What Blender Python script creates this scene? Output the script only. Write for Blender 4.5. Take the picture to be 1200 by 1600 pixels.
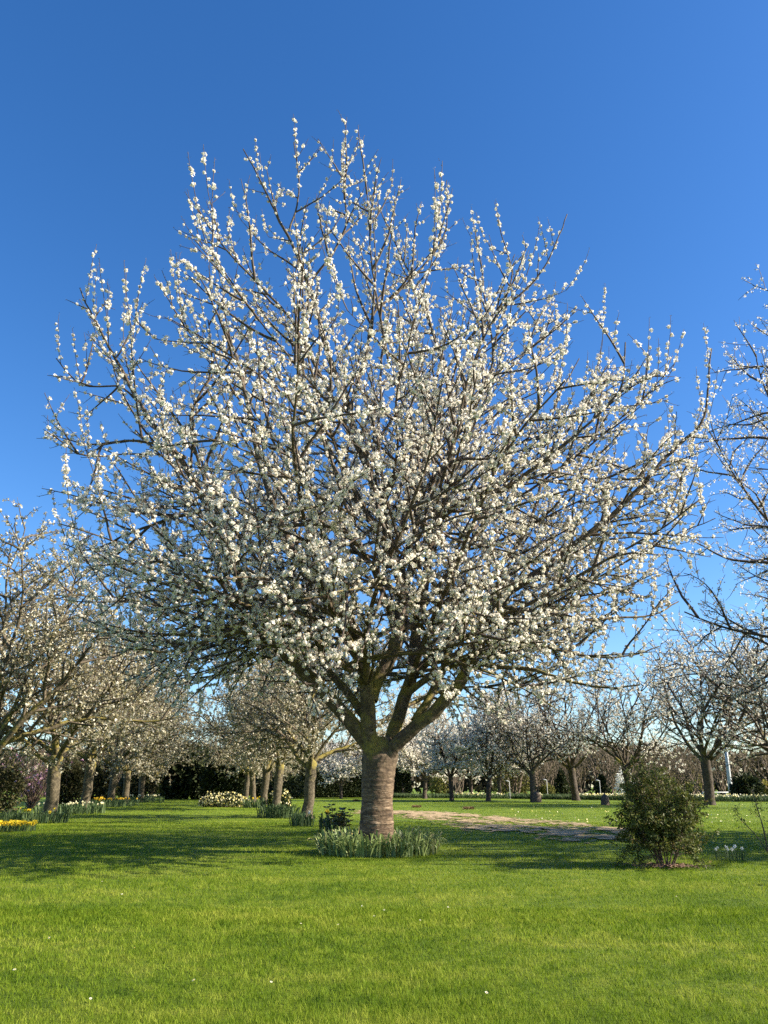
import bpy, math
import numpy as np
from mathutils import Vector

# ------------------------------------------------------------------ camera, sky, sun, exposure
for o in list(bpy.data.objects):
    bpy.data.objects.remove(o)
scene = bpy.context.scene
COL = scene.collection
R = math.radians

CAM_H, PITCH, FPX = 1.2, R(19.68), 1202.0
cam_d = bpy.data.cameras.new('camera')
cam = bpy.data.objects.new('camera', cam_d)
COL.objects.link(cam)
cam.location = (0, 0, CAM_H)
cam.rotation_euler = (R(90) + PITCH, 0, 0)
cam_d.sensor_fit = 'VERTICAL'
cam_d.sensor_height = 24.0
cam_d.lens = 12.0 * FPX / 800.0
cam_d.clip_end = 6000
cam_d.clip_start = 0.05
scene.camera = cam

SUN_EL, SUN_AZ = R(31), R(96)          # azimuth clockwise from +Y (the view direction)
world = bpy.data.worlds.new('World')
scene.world = world
world.use_nodes = True
wn, wl = world.node_tree.nodes, world.node_tree.links
wn.clear()
sky = wn.new('ShaderNodeTexSky')
sky.sky_type = 'NISHITA'
sky.sun_disc = False
sky.sun_elevation = SUN_EL
sky.sun_rotation = SUN_AZ
sky.air_density = 1.0
sky.dust_density = 0.35
sky.ozone_density = 3.4
hsv = wn.new('ShaderNodeHueSaturation')
hsv.inputs['Hue'].default_value = 0.507
hsv.inputs['Saturation'].default_value = 1.27
bg = wn.new('ShaderNodeBackground')
bg.inputs['Strength'].default_value = 0.081
wo = wn.new('ShaderNodeOutputWorld')
wl.new(sky.outputs[0], hsv.inputs['Color'])
wl.new(hsv.outputs[0], bg.inputs['Color'])
wl.new(bg.outputs[0], wo.inputs['Surface'])

sun_d = bpy.data.lights.new('sun', 'SUN')
sun_d.energy = 5.0
sun_d.angle = R(0.53)
sun_d.color = (1.0, 0.89, 0.72)
sun = bpy.data.objects.new('sun', sun_d)
COL.objects.link(sun)
sdir = Vector((math.sin(SUN_AZ) * math.cos(SUN_EL), math.cos(SUN_AZ) * math.cos(SUN_EL), math.sin(SUN_EL)))
sun.rotation_euler = sdir.to_track_quat('Z', 'Y').to_euler()
sun.location = (20, -5, 30)

vs = scene.view_settings
vs.view_transform = 'Standard'
vs.look = 'None'
vs.exposure = 1.5
vs.gamma = 1.0
vs.use_curve_mapping = False
scene.render.engine = 'CYCLES'
scene.cycles.max_bounces = 6
scene.cycles.diffuse_bounces = 3
scene.cycles.glossy_bounces = 2
scene.cycles.transmission_bounces = 3
scene.cycles.use_denoising = False

# ------------------------------------------------------------------ helpers
def ray(px, py):
    x, u = (px - 600.0) / FPX, (800.0 - py) / FPX
    return np.array([x, math.cos(PITCH) - u * math.sin(PITCH), math.sin(PITCH) + u * math.cos(PITCH)])

def at(px, py, Y):
    d = ray(px, py)
    t = Y / d[1]
    return np.array([d[0] * t, Y, CAM_H + d[2] * t])

def ground(px, py):
    d = ray(px, py)
    t = -CAM_H / d[2]
    return np.array([d[0] * t, d[1] * t, 0.0])

def unit(v):
    return v / (np.linalg.norm(v, axis=-1, keepdims=True) + 1e-12)

def hash2(ix, iy, seed):
    n = (ix.astype(np.int64) * 374761393 + iy.astype(np.int64) * 668265263 + seed * 974711) & 0x7fffffff
    n = ((n ^ (n >> 13)) * 1274126177) & 0x7fffffff
    return ((n ^ (n >> 16)) & 0xffff) / 65535.0

def noise2(x, y, seed=0):
    x, y = np.asarray(x, float), np.asarray(y, float)
    ix, iy = np.floor(x), np.floor(y)
    fx, fy = x - ix, y - iy
    fx, fy = fx * fx * (3 - 2 * fx), fy * fy * (3 - 2 * fy)
    a, b = hash2(ix, iy, seed), hash2(ix + 1, iy, seed)
    c, d = hash2(ix, iy + 1, seed), hash2(ix + 1, iy + 1, seed)
    return (a * (1 - fx) + b * fx) * (1 - fy) + (c * (1 - fx) + d * fx) * fy

def fbm(x, y, seed=0, oct=3):
    s, a, t = 0.0, 1.0, 0.0
    for k in range(oct):
        s = s + a * noise2(x * 2 ** k, y * 2 ** k, seed + k)
        t += a
        a *= 0.5
    return s / t

class MB:
    """collects vertices, quads and triangles, then links ONE mesh object"""
    def __init__(s):
        s.v, s.q, s.t, s.mq, s.mt, s.n = [], [], [], [], [], 0
    def add(s, v, quads=None, tris=None, mi=0):
        v = np.asarray(v, float)
        s.v.append(v)
        if quads is not None and len(quads):
            s.q.append(np.asarray(quads, np.int64) + s.n); s.mq.append(np.full(len(quads), mi))
        if tris is not None and len(tris):
            s.t.append(np.asarray(tris, np.int64) + s.n); s.mt.append(np.full(len(tris), mi))
        s.n += len(v)
    def mesh(s, name, mats, smooth=False):
        V = np.concatenate(s.v)
        q = np.concatenate(s.q) if s.q else np.zeros((0, 4), np.int64)
        t = np.concatenate(s.t) if s.t else np.zeros((0, 3), np.int64)
        m = np.concatenate(s.mq + s.mt) if (s.mq or s.mt) else np.zeros(0)
        me = bpy.data.meshes.new(name)
        me.vertices.add(len(V))
        me.vertices.foreach_set('co', V.astype(np.float32).ravel())
        loops = np.concatenate([q.ravel(), t.ravel()]).astype(np.int32)
        me.loops.add(len(loops))
        me.loops.foreach_set('vertex_index', loops)
        me.polygons.add(len(q) + len(t))
        st = np.concatenate([np.arange(len(q)) * 4, len(q) * 4 + np.arange(len(t)) * 3]).astype(np.int32)
        me.polygons.foreach_set('loop_start', st)
        me.polygons.foreach_set('material_index', m.astype(np.int32))
        if smooth:
            me.polygons.foreach_set('use_smooth', np.ones(len(q) + len(t), bool))
        for x in (mats if isinstance(mats, (list, tuple)) else [mats]):
            me.materials.append(x)
        me.update(calc_edges=True)
        return me
    def build(s, name, mats, parent=None, smooth=False):
        return link(name, s.mesh(name, mats, smooth), parent)

def link(name, me, parent=None):
    o = bpy.data.objects.new(name, me)
    COL.objects.link(o)
    if parent is not None:
        o.parent = parent
    return o

def tag(o, label=None, cat=None, group=None, kind=None):
    if label: o['label'] = label
    if cat: o['category'] = cat
    if group: o['group'] = group
    if kind: o['kind'] = kind
    return o

def thing(name, label, cat, loc=(0, 0, 0), rz=0.0, group=None):
    o = bpy.data.objects.new(name, None)
    o.empty_display_size = 0.2
    COL.objects.link(o)
    o.location = tuple(float(a) for a in loc)
    o.rotation_euler = (0, 0, rz)
    return tag(o, label, cat, group)

def copy_tree(src, parent=None):
    c = src.copy()
    COL.objects.link(c)
    c.parent = parent
    for ch in list(src.children):
        copy_tree(ch, c)
    return c

def resample(pts, step):
    """Catmull-Rom through points, then even spacing"""
    P = np.asarray(pts, float)
    if len(P) > 2:
        Q = np.vstack([2 * P[0] - P[1], P, 2 * P[-1] - P[-2]])
        out = []
        for i in range(1, len(Q) - 2):
            for t in np.linspace(0, 1, 8, endpoint=False):
                a, b, c, d = Q[i - 1], Q[i], Q[i + 1], Q[i + 2]
                out.append(0.5 * (2 * b + (c - a) * t + (2 * a - 5 * b + 4 * c - d) * t * t + (3 * b - a - 3 * c + d) * t ** 3))
        out.append(P[-1])
        P = np.array(out)
    s = np.concatenate([[0], np.cumsum(np.linalg.norm(np.diff(P, axis=0), axis=1))])
    n = max(2, int(round(s[-1] / step)) + 1)
    g = np.linspace(0, s[-1], n)
    return np.stack([np.interp(g, s, P[:, k]) for k in range(3)], 1), s[-1]

def tube(mb, pts, rad, sides, mi=0, cap=True, bump=0.0, rng=None):
    P = np.asarray(pts, float)
    n = len(P)
    rad = np.broadcast_to(np.asarray(rad, float), (n,))
    T = unit(np.gradient(P, axis=0))
    m = unit(P[-1] - P[0])
    ref = np.array([1.0, 0, 0]) if abs(m[2]) > 0.6 else np.array([0, 0, 1.0])
    U = unit(np.cross(T, ref)); W = np.cross(T, U)
    a = np.arange(sides) * 2 * math.pi / sides
    rr = rad[:, None] * np.ones((1, sides))
    if bump and rng is not None:
        rr = rr * (1 + bump * (rng.random((n, sides)) - 0.5))
    V = P[:, None, :] + rr[:, :, None] * (np.cos(a)[None, :, None] * U[:, None, :] + np.sin(a)[None, :, None] * W[:, None, :])
    V = V.reshape(-1, 3)
    i = np.arange(n - 1)[:, None] * sides
    j = np.arange(sides)[None, :]; k = (j + 1) % sides
    Q = np.stack([i + j, i + k, i + sides + k, i + sides + j], -1).reshape(-1, 4)
    tr = None
    if cap:
        V = np.vstack([V, P[-1:] + T[-1:] * rad[-1]])
        b = (n - 1) * sides
        tr = [(b + q, b + (q + 1) % sides, n * sides) for q in range(sides)]
    mb.add(V, Q, tr, mi)

def scatter_quads(mb, rng, C, w, h, N=None, mi=0, flat=1.0):
    """free quads centred at C (n,3) with sizes w,h; N = preferred normals (mixed with noise)"""
    n = len(C)
    d = unit(rng.normal(size=(n, 3)))
    if N is not None:
        d = unit(d * flat + N)
    u = unit(np.cross(d, rng.normal(size=(n, 3))))
    v = np.cross(d, u)
    w = np.broadcast_to(w, (n,))[:, None] * 0.5
    h = np.broadcast_to(h, (n,))[:, None] * 0.5
    lift = d * (w * 0.35)
    V = np.stack([C - u * w * 0.75 - v * h + lift, C + u * w * 0.75 - v * h - lift, C + u * w + v * h + lift, C - u * w + v * h - lift], 1).reshape(-1, 3)
    mb.add(V, np.arange(n * 4).reshape(-1, 4), None, mi)

def leaf_quads(mb, rng, C, D, w, l, mi=0):
    """diamond leaves growing from C along D"""
    n = len(C)
    D = unit(D)
    s = unit(np.cross(D, rng.normal(size=(n, 3))))
    w = np.broadcast_to(w, (n,))[:, None] * 0.5
    l = np.broadcast_to(l, (n,))[:, None]
    nrm = np.cross(D, s)
    V = np.stack([C, C + D * l * 0.5 + s * w + nrm * w * 0.4, C + D * l, C + D * l * 0.5 - s * w + nrm * w * 0.4], 1).reshape(-1, 3)
    mb.add(V, np.arange(n * 4).reshape(-1, 4), None, mi)

# ------------------------------------------------------------------ materials
def new_mat(name):
    m = bpy.data.materials.new(name)
    m.use_nodes = True
    nt = m.node_tree
    nt.nodes.clear()
    out = nt.nodes.new('ShaderNodeOutputMaterial')
    return m, nt.nodes, nt.links, out

def ramp(n, stops):
    r = n.new('ShaderNodeValToRGB')
    e = r.color_ramp.elements
    while len(e) < len(stops):
        e.new(0.5)
    for x, (p, c) in zip(e, stops):
        x.position = p
        x.color = (*c, 1)
    return r

def leaf_mat(name, stops, trans=0.35, rough=0.6, spec=0.25, noise_scale=0.0):
    """thin leaves and petals: colour varies leaf by leaf"""
    m, n, l, out = new_mat(name)
    g = n.new('ShaderNodeNewGeometry')
    r = ramp(n, stops)
    if noise_scale:
        tc = n.new('ShaderNodeTexCoord'); nz = n.new('ShaderNodeTexNoise')
        nz.inputs['Scale'].default_value = noise_scale
        nz.inputs['Detail'].default_value = 3
        l.new(tc.outputs['Object'], nz.inputs['Vector'])
        mx = n.new('ShaderNodeMath'); mx.operation = 'MULTIPLY_ADD'
        mx.inputs[1].default_value = 0.45
        sb = n.new('ShaderNodeMath'); sb.operation = 'MULTIPLY_ADD'
        sb.inputs[1].default_value = 1.3; sb.inputs[2].default_value = -0.38
        l.new(nz.outputs['Fac'], sb.inputs[0])
        l.new(g.outputs['Random Per Island'], mx.inputs[0])
        l.new(sb.outputs[0], mx.inputs[2])
        l.new(mx.outputs[0], r.inputs['Fac'])
    else:
        l.new(g.outputs['Random Per Island'], r.inputs['Fac'])
    p = n.new('ShaderNodeBsdfPrincipled')
    p.inputs['Roughness'].default_value = rough
    p.inputs['Specular IOR Level'].default_value = spec
    t = n.new('ShaderNodeBsdfTranslucent')
    mix = n.new('ShaderNodeMixShader')
    mix.inputs[0].default_value = trans
    l.new(r.outputs[0], p.inputs['Base Color'])
    l.new(r.outputs[0], t.inputs['Color'])
    l.new(p.outputs[0], mix.inputs[1]); l.new(t.outputs[0], mix.inputs[2])
    l.new(mix.outputs[0], out.inputs['Surface'])
    return m

def plain(name, col, rough=0.7, metal=0.0, var=0.25, scale=6.0, bump=0.3):
    m, n, l, out = new_mat(name)
    tc = n.new('ShaderNodeTexCoord'); nz = n.new('ShaderNodeTexNoise')
    nz.inputs['Scale'].default_value = scale; nz.inputs['Detail'].default_value = 5
    l.new(tc.outputs['Object'], nz.inputs['Vector'])
    r = ramp(n, [(0.3, tuple(c * (1 - var) for c in col)), (0.7, tuple(min(1, c * (1 + var)) for c in col))])
    l.new(nz.outputs['Fac'], r.inputs['Fac'])
    p = n.new('ShaderNodeBsdfPrincipled')
    p.inputs['Roughness'].default_value = rough; p.inputs['Metallic'].default_value = metal
    l.new(r.outputs[0], p.inputs['Base Color'])
    b = n.new('ShaderNodeBump'); b.inputs['Strength'].default_value = bump; b.inputs['Distance'].default_value = 0.02
    l.new(nz.outputs['Fac'], b.inputs['Height']); l.new(b.outputs[0], p.inputs['Normal'])
    l.new(p.outputs[0], out.inputs['Surface'])
    return m

def bark_mat(name, ringed, moss, dark=(0.030, 0.021, 0.015), mid=(0.095, 0.063, 0.039), pale=(0.23, 0.165, 0.105)):
    """cherry bark: level bands of lenticels, flaking plates, yellow-green algae"""
    m, n, l, out = new_mat(name)
    tc = n.new('ShaderNodeTexCoord')
    mp = n.new('ShaderNodeMapping'); mp.inputs['Scale'].default_value = (3.6, 3.6, 17.0) if ringed else (9, 9, 9)
    nz = n.new('ShaderNodeTexNoise'); nz.inputs['Scale'].default_value = 1.0; nz.inputs['Detail'].default_value = 6
    nz.inputs['Roughness'].default_value = 0.7; nz.inputs['Distortion'].default_value = 0.5
    l.new(tc.outputs['Object'], mp.inputs['Vector']); l.new(mp.outputs[0], nz.inputs['Vector'])
    nzf = nz.outputs['Fac']
    if ringed:
        nb_ = n.new('ShaderNodeTexNoise'); nb_.inputs['Scale'].default_value = 9.0; nb_.inputs['Detail'].default_value = 6
        nb_.inputs['Roughness'].default_value = 0.65
        l.new(tc.outputs['Object'], nb_.inputs['Vector'])
        s0 = n.new('ShaderNodeSeparateXYZ'); l.new(tc.outputs['Object'], s0.inputs[0])
        hb = n.new('ShaderNodeMapRange'); hb.inputs['From Min'].default_value = 1.0; hb.inputs['From Max'].default_value = 2.0
        l.new(s0.outputs['Z'], hb.inputs['Value'])
        mxf = n.new('ShaderNodeMix'); mxf.data_type = 'FLOAT'
        l.new(hb.outputs[0], mxf.inputs['Factor']); l.new(nzf, mxf.inputs['A']); l.new(nb_.outputs['Fac'], mxf.inputs['B'])
        nzf = mxf.outputs['Result']
    r = ramp(n, [(0.28, dark), (0.46, mid), (0.58, tuple(0.6 * a + 0.4 * b for a, b in zip(mid, pale))), (0.74, pale)])
    l.new(nzf, r.inputs['Fac'])
    base = r.outputs[0]
    if ringed:
        m2 = n.new('ShaderNodeMapping'); m2.inputs['Scale'].default_value = (5.5, 5.5, 75.0)
        nl_ = n.new('ShaderNodeTexNoise'); nl_.inputs['Scale'].default_value = 1.0; nl_.inputs['Detail'].default_value = 3
        l.new(tc.outputs['Object'], m2.inputs['Vector']); l.new(m2.outputs[0], nl_.inputs['Vector'])
        lr = n.new('ShaderNodeMapRange'); lr.inputs['From Min'].default_value = 0.57; lr.inputs['From Max'].default_value = 0.66
        l.new(nl_.outputs['Fac'], lr.inputs['Value'])
        inv = n.new('ShaderNodeMath'); inv.operation = 'SUBTRACT'; inv.inputs[0].default_value = 1.0
        l.new(hb.outputs[0], inv.inputs[1])
        mu_ = n.new('ShaderNodeMath'); mu_.operation = 'MULTIPLY'
        l.new(lr.outputs[0], mu_.inputs[0]); l.new(inv.outputs[0], mu_.inputs[1])
        ml = n.new('ShaderNodeMix'); ml.data_type = 'RGBA'; ml.inputs['B'].default_value = (0.34, 0.255, 0.175, 1)
        l.new(mu_.outputs[0], ml.inputs['Factor']); l.new(base, ml.inputs['A'])
        # old scars and flaked plates
        ns_ = n.new('ShaderNodeTexNoise'); ns_.inputs['Scale'].default_value = 4.2; ns_.inputs['Detail'].default_value = 5
        ns_.inputs['Distortion'].default_value = 0.6
        l.new(tc.outputs['Object'], ns_.inputs['Vector'])
        sr = n.new('ShaderNodeMapRange'); sr.inputs['From Min'].default_value = 0.58; sr.inputs['From Max'].default_value = 0.66
        sr.inputs['To Max'].default_value = 0.75
        l.new(ns_.outputs['Fac'], sr.inputs['Value'])
        m3 = n.new('ShaderNodeMix'); m3.data_type = 'RGBA'; m3.inputs['B'].default_value = (0.035, 0.026, 0.02, 1)
        l.new(sr.outputs[0], m3.inputs['Factor']); l.new(ml.outputs['Result'], m3.inputs['A'])
        r2 = ramp(n, [(0.28, (0.026, 0.019, 0.014)), (0.46, (0.075, 0.055, 0.038)), (0.74, (0.19, 0.15, 0.10))])
        l.new(nzf, r2.inputs['Fac'])
        m4 = n.new('ShaderNodeMix'); m4.data_type = 'RGBA'
        l.new(hb.outputs[0], m4.inputs['Factor']); l.new(m3.outputs['Result'], m4.inputs['A']); l.new(r2.outputs[0], m4.inputs['B'])
        base = m4.outputs['Result']
    # algae and lichen in patches, more of it on upward faces
    n2 = n.new('ShaderNodeTexNoise'); n2.inputs['Scale'].default_value = 2.3; n2.inputs['Detail'].default_value = 7
    n2.inputs['Roughness'].default_value = 0.7
    l.new(tc.outputs['Object'], n2.inputs['Vector'])
    gm = n.new('ShaderNodeNewGeometry'); sx = n.new('ShaderNodeSeparateXYZ')
    l.new(gm.outputs['Normal'], sx.inputs[0])
    ma = n.new('ShaderNodeMath'); ma.operation = 'MULTIPLY_ADD'; ma.inputs[1].default_value = 0.16
    l.new(sx.outputs['Z'], ma.inputs[0]); l.new(n2.outputs['Fac'], ma.inputs[2])
    so = n.new('ShaderNodeSeparateXYZ'); l.new(tc.outputs['Object'], so.inputs[0])
    hz = n.new('ShaderNodeMapRange'); hz.inputs['From Min'].default_value = 1.05; hz.inputs['From Max'].default_value = 1.9
    hz.inputs['To Min'].default_value = -0.22; hz.inputs['To Max'].default_value = 0.03
    l.new(so.outputs['Z'], hz.inputs['Value'])
    h3 = n.new('ShaderNodeMapRange'); h3.inputs['From Min'].default_value = 3.0; h3.inputs['From Max'].default_value = 6.5
    h3.inputs['To Min'].default_value = 0.0; h3.inputs['To Max'].default_value = -0.22
    l.new(so.outputs['Z'], h3.inputs['Value'])
    a0 = n.new('ShaderNodeMath'); a0.operation = 'ADD'
    l.new(h3.outputs[0], a0.inputs[0]); l.new(hz.outputs[0], a0.inputs[1])
    ad = n.new('ShaderNodeMath'); ad.operation = 'ADD'
    l.new(ma.outputs[0], ad.inputs[0]); l.new(a0.outputs[0], ad.inputs[1])
    mr = n.new('ShaderNodeMapRange'); mr.inputs['From Min'].default_value = 0.60 - 0.14 * moss
    mr.inputs['From Max'].default_value = 0.74 - 0.14 * moss; mr.inputs['To Max'].default_value = 0.8
    l.new(ad.outputs[0], mr.inputs['Value'])
    mix = n.new('ShaderNodeMix'); mix.data_type = 'RGBA'
    mix.inputs['B'].default_value = (0.21, 0.175, 0.038, 1)
    l.new(mr.outputs[0], mix.inputs['Factor']); l.new(base, mix.inputs['A'])
    p = n.new('ShaderNodeBsdfPrincipled'); p.inputs['Roughness'].default_value = 0.85
    p.inputs['Specular IOR Level'].default_value = 0.25
    l.new(mix.outputs['Result'], p.inputs['Base Color'])
    b = n.new('ShaderNodeBump'); b.inputs['Strength'].default_value = 0.9; b.inputs['Distance'].default_value = 0.03
    vo = n.new('ShaderNodeTexVoronoi'); vo.inputs['Scale'].default_value = 14.0
    l.new(tc.outputs['Object'], vo.inputs['Vector'])
    h2 = n.new('ShaderNodeMath'); h2.operation = 'MULTIPLY_ADD'; h2.inputs[1].default_value = 0.35
    l.new(vo.outputs['Distance'], h2.inputs[0]); l.new(nzf, h2.inputs[2])
    l.new(h2.outputs[0], b.inputs['Height']); l.new(b.outputs[0], p.inputs['Normal'])
    l.new(p.outputs[0], out.inputs['Surface'])
    return m

M = {}
M['bark'] = bark_mat('ringed cherry bark', True, 0.55)
M['limb'] = bark_mat('mossy limb bark', False, 0.75, (0.026, 0.019, 0.014), (0.075, 0.055, 0.038), (0.19, 0.15, 0.10))
M['bark_far'] = bark_mat('avenue bark', False, 0.9, (0.024, 0.019, 0.013), (0.068, 0.056, 0.036), (0.19, 0.158, 0.105))
M['bark_dark'] = bark_mat('dark row bark', False, 0.35, (0.020, 0.015, 0.012), (0.055, 0.042, 0.032), (0.13, 0.105, 0.08))
M['twig'] = plain('cherry twig bark', (0.060, 0.042, 0.030), 0.8, var=0.4)
M['twig_pale'] = plain('pale twig bark', (0.105, 0.082, 0.055), 0.8, var=0.4)
M['petal'] = leaf_mat('white blossom petals', [(0.0, (0.70, 0.63, 0.50)), (0.3, (0.82, 0.78, 0.69)), (1.0, (0.87, 0.85, 0.78))], 0.40, 0.6, 0.15)
M['bud'] = leaf_mat('bronze bud scales and young leaves', [(0.0, (0.10, 0.060, 0.028)), (0.5, (0.13, 0.105, 0.040)), (1.0, (0.15, 0.17, 0.05))], 0.25)
M['petal_cream'] = leaf_mat('cream fading blossom', [(0.0, (0.24, 0.215, 0.12)), (0.5, (0.40, 0.37, 0.25)), (1.0, (0.78, 0.75, 0.65))], 0.30, 0.6, 0.15)
M['olive_leaf'] = leaf_mat('olive young leaves', [(0.0, (0.10, 0.085, 0.028)), (1.0, (0.22, 0.19, 0.065))], 0.35)

def grass_mat(name, lo, mid, hi, trans):
    m, n, l, out = new_mat(name)
    tc = n.new('ShaderNodeTexCoord')
    mp = n.new('ShaderNodeMapping'); mp.inputs['Scale'].default_value = (0.55, 1.0, 1.0)
    l.new(tc.outputs['Object'], mp.inputs['Vector'])
    nz = n.new('ShaderNodeTexNoise'); nz.inputs['Scale'].default_value = 0.8; nz.inputs['Detail'].default_value = 6
    nz.inputs['Roughness'].default_value = 0.62
    l.new(mp.outputs[0], nz.inputs['Vector'])
    g = n.new('ShaderNodeNewGeometry')
    ma = n.new('ShaderNodeMath'); ma.operation = 'MULTIPLY_ADD'; ma.inputs[1].default_value = 0.42
    sb = n.new('ShaderNodeMath'); sb.operation = 'MULTIPLY_ADD'; sb.inputs[1].default_value = 3.2; sb.inputs[2].default_value = -1.3
    nf = n.new('ShaderNodeTexNoise'); nf.inputs['Scale'].default_value = 4.5; nf.inputs['Detail'].default_value = 4
    l.new(tc.outputs['Object'], nf.inputs['Vector'])
    av = n.new('ShaderNodeMix'); av.data_type = 'FLOAT'; av.inputs['Factor'].default_value = 0.45
    l.new(nz.outputs['Fac'], av.inputs['A']); l.new(nf.outputs['Fac'], av.inputs['B'])
    l.new(av.outputs['Result'], sb.inputs[0]); l.new(g.outputs['Random Per Island'], ma.inputs[0]); l.new(sb.outputs[0], ma.inputs[2])
    r = ramp(n, [(0.05, lo), (0.5, mid), (0.95, hi)])
    l.new(ma.outputs[0], r.inputs['Fac'])
    p = n.new('ShaderNodeBsdfPrincipled'); p.inputs['Roughness'].default_value = 0.65
    p.inputs['Specular IOR Level'].default_value = 0.12
    t = n.new('ShaderNodeBsdfTranslucent'); mix = n.new('ShaderNodeMixShader'); mix.inputs[0].default_value = trans
    l.new(r.outputs[0], p.inputs['Base Color']); l.new(r.outputs[0], t.inputs['Color'])
    if trans == 0:
        n3 = n.new('ShaderNodeTexNoise'); n3.inputs['Scale'].default_value = 9.0; n3.inputs['Detail'].default_value = 8
        n3.inputs['Roughness'].default_value = 0.8
        l.new(tc.outputs['Object'], n3.inputs['Vector'])
        b = n.new('ShaderNodeBump'); b.inputs['Strength'].default_value = 1.0; b.inputs['Distance'].default_value = 0.10
        l.new(n3.outputs['Fac'], b.inputs['Height']); l.new(b.outputs[0], p.inputs['Normal'])
    l.new(p.outputs[0], mix.inputs[1]); l.new(t.outputs[0], mix.inputs[2])
    l.new(mix.outputs[0], out.inputs['Surface'])
    return m
M['lawn'] = grass_mat('lawn turf', (0.070, 0.122, 0.008), (0.122, 0.185, 0.011), (0.19, 0.235, 0.026), 0.0)
M['blade'] = grass_mat('grass blades', (0.078, 0.145, 0.008), (0.165, 0.240, 0.014), (0.320, 0.355, 0.050), 0.45)

# ------------------------------------------------------------------ ground, dirt track, grass
mb = MB()
gx = np.concatenate([[-3000, -400, -120], np.linspace(-60, 60, 13), [120, 400, 3000]])
gy = np.concatenate([[-3000, -300, -40], np.linspace(-10, 110, 13), [200, 600, 3000]])
X, Y = np.meshgrid(gx, gy)
nx = len(gx)
idx = np.arange(len(gx) * len(gy)).reshape(len(gy), nx)
mb.add(np.stack([X, Y, 0 * X], -1).reshape(-1, 3),
       np.stack([idx[:-1, :-1], idx[:-1, 1:], idx[1:, 1:], idx[1:, :-1]], -1).reshape(-1, 4))
tag(mb.build('lawn', M['lawn']), 'wide mown green lawn under the cherry trees', kind='structure')

TRACKS = [[(560, 1266), (640, 1267), (700, 1270), (770, 1276), (830, 1281), (900, 1288), (1000, 1297), (1010, 1316), (930, 1314), (850, 1309), (790, 1301), (740, 1292), (690, 1282), (640, 1275), (560, 1270)],
          [(1055, 1303), (1105, 1306), (1112, 1314), (1060, 1313)]]
def in_poly(x, y, poly):
    r = np.zeros(np.shape(x), bool)
    j = len(poly) - 1
    for i in range(len(poly)):
        xi, yi = poly[i]; xj, yj = poly[j]
        c = ((yi > y) != (yj > y)) & (x < (xj - xi) * (y - yi) / (yj - yi + 1e-12) + xi)
        r ^= c
        j = i
    return r
TPOLY = [[tuple(ground(*p)[:2]) for p in t] for t in TRACKS]
MID = [tuple(ground(*p)[:2]) for p in [(690, 1275), (760, 1280), (830, 1287), (910, 1294), (920, 1297), (850, 1294), (770, 1285), (700, 1278)]]
def dirt(x, y):
    wx = x + (fbm(x * 1.1, y * 0.5, 5) - 0.5) * 2.2
    wy = y + (fbm(x * 1.1, y * 0.5, 9) - 0.5) * 2.6
    wx = wx + (noise2(x * 9.3, y * 9.3, 15) - 0.5) * 1.5
    wy = wy + (noise2(x * 9.3, y * 9.3, 16) - 0.5) * 2.2
    d = np.zeros(np.shape(x), bool)
    for p in TPOLY:
        d |= in_poly(wx, wy, p)
    d &= ~in_poly(wx, wy, MID)
    d &= fbm(x * 1.8, y * 0.9, 21) + (noise2(x * 11.3, y * 11.3, 17) - 0.5) * 0.35 > 0.36
    return d

mD, n_, l_, out_ = new_mat('bare dry soil')
tc_ = n_.new('ShaderNodeTexCoord'); nz_ = n_.new('ShaderNodeTexNoise')
nz_.inputs['Scale'].default_value = 3.0; nz_.inputs['Detail'].default_value = 8; nz_.inputs['Roughness'].default_value = 0.75
l_.new(tc_.outputs['Object'], nz_.inputs['Vector'])
r_ = ramp(n_, [(0.3, (0.16, 0.110, 0.055)), (0.5, (0.34, 0.245, 0.130)), (0.7, (0.46, 0.345, 0.20))])
l_.new(nz_.outputs['Fac'], r_.inputs['Fac'])
p_ = n_.new('ShaderNodeBsdfPrincipled'); p_.inputs['Roughness'].default_value = 0.95
b_ = n_.new('ShaderNodeBump'); b_.inputs['Strength'].default_value = 1.0; b_.inputs['Distance'].default_value = 0.06
l_.new(nz_.outputs['Fac'], b_.inputs['Height']); l_.new(b_.outputs[0], p_.inputs['Normal'])
l_.new(r_.outputs[0], p_.inputs['Base Color']); l_.new(p_.outputs[0], out_.inputs['Surface'])
M['soil'] = mD

allp = np.array([q for t in TPOLY for q in t])
cs = 0.13
X, Y = np.meshgrid(np.arange(allp[:, 0].min() - 2, allp[:, 0].max() + 2, cs), np.arange(allp[:, 1].min() - 2, allp[:, 1].max() + 2, cs))
keep = dirt(X + cs / 2, Y + cs / 2)
ii, jj = np.nonzero(keep)
mb = MB()
cx, cy = X[ii, jj], Y[ii, jj]
def gz(x, y): return 0.006 + 0.035 * noise2(x * 2.3, y * 2.3, 3)
def jit(x, y): return x + (noise2(x * 31.7, y * 31.7, 1) - .5) * .09, y + (noise2(x * 31.7, y * 31.7, 2) - .5) * .09
V = []
for dx, dy in ((0, 0), (cs, 0), (cs, cs), (0, cs)):
    a, b = jit(cx + dx, cy + dy)
    V.append(np.stack([a, b, gz(cx + dx, cy + dy)], -1))
mb.add(np.stack(V, 1).reshape(-1, 3), np.arange(len(ii) * 4).reshape(-1, 4))
tag(mb.build('dirt_track', M['soil']), 'worn strips of bare tan soil crossing the lawn', kind='structure')

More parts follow.
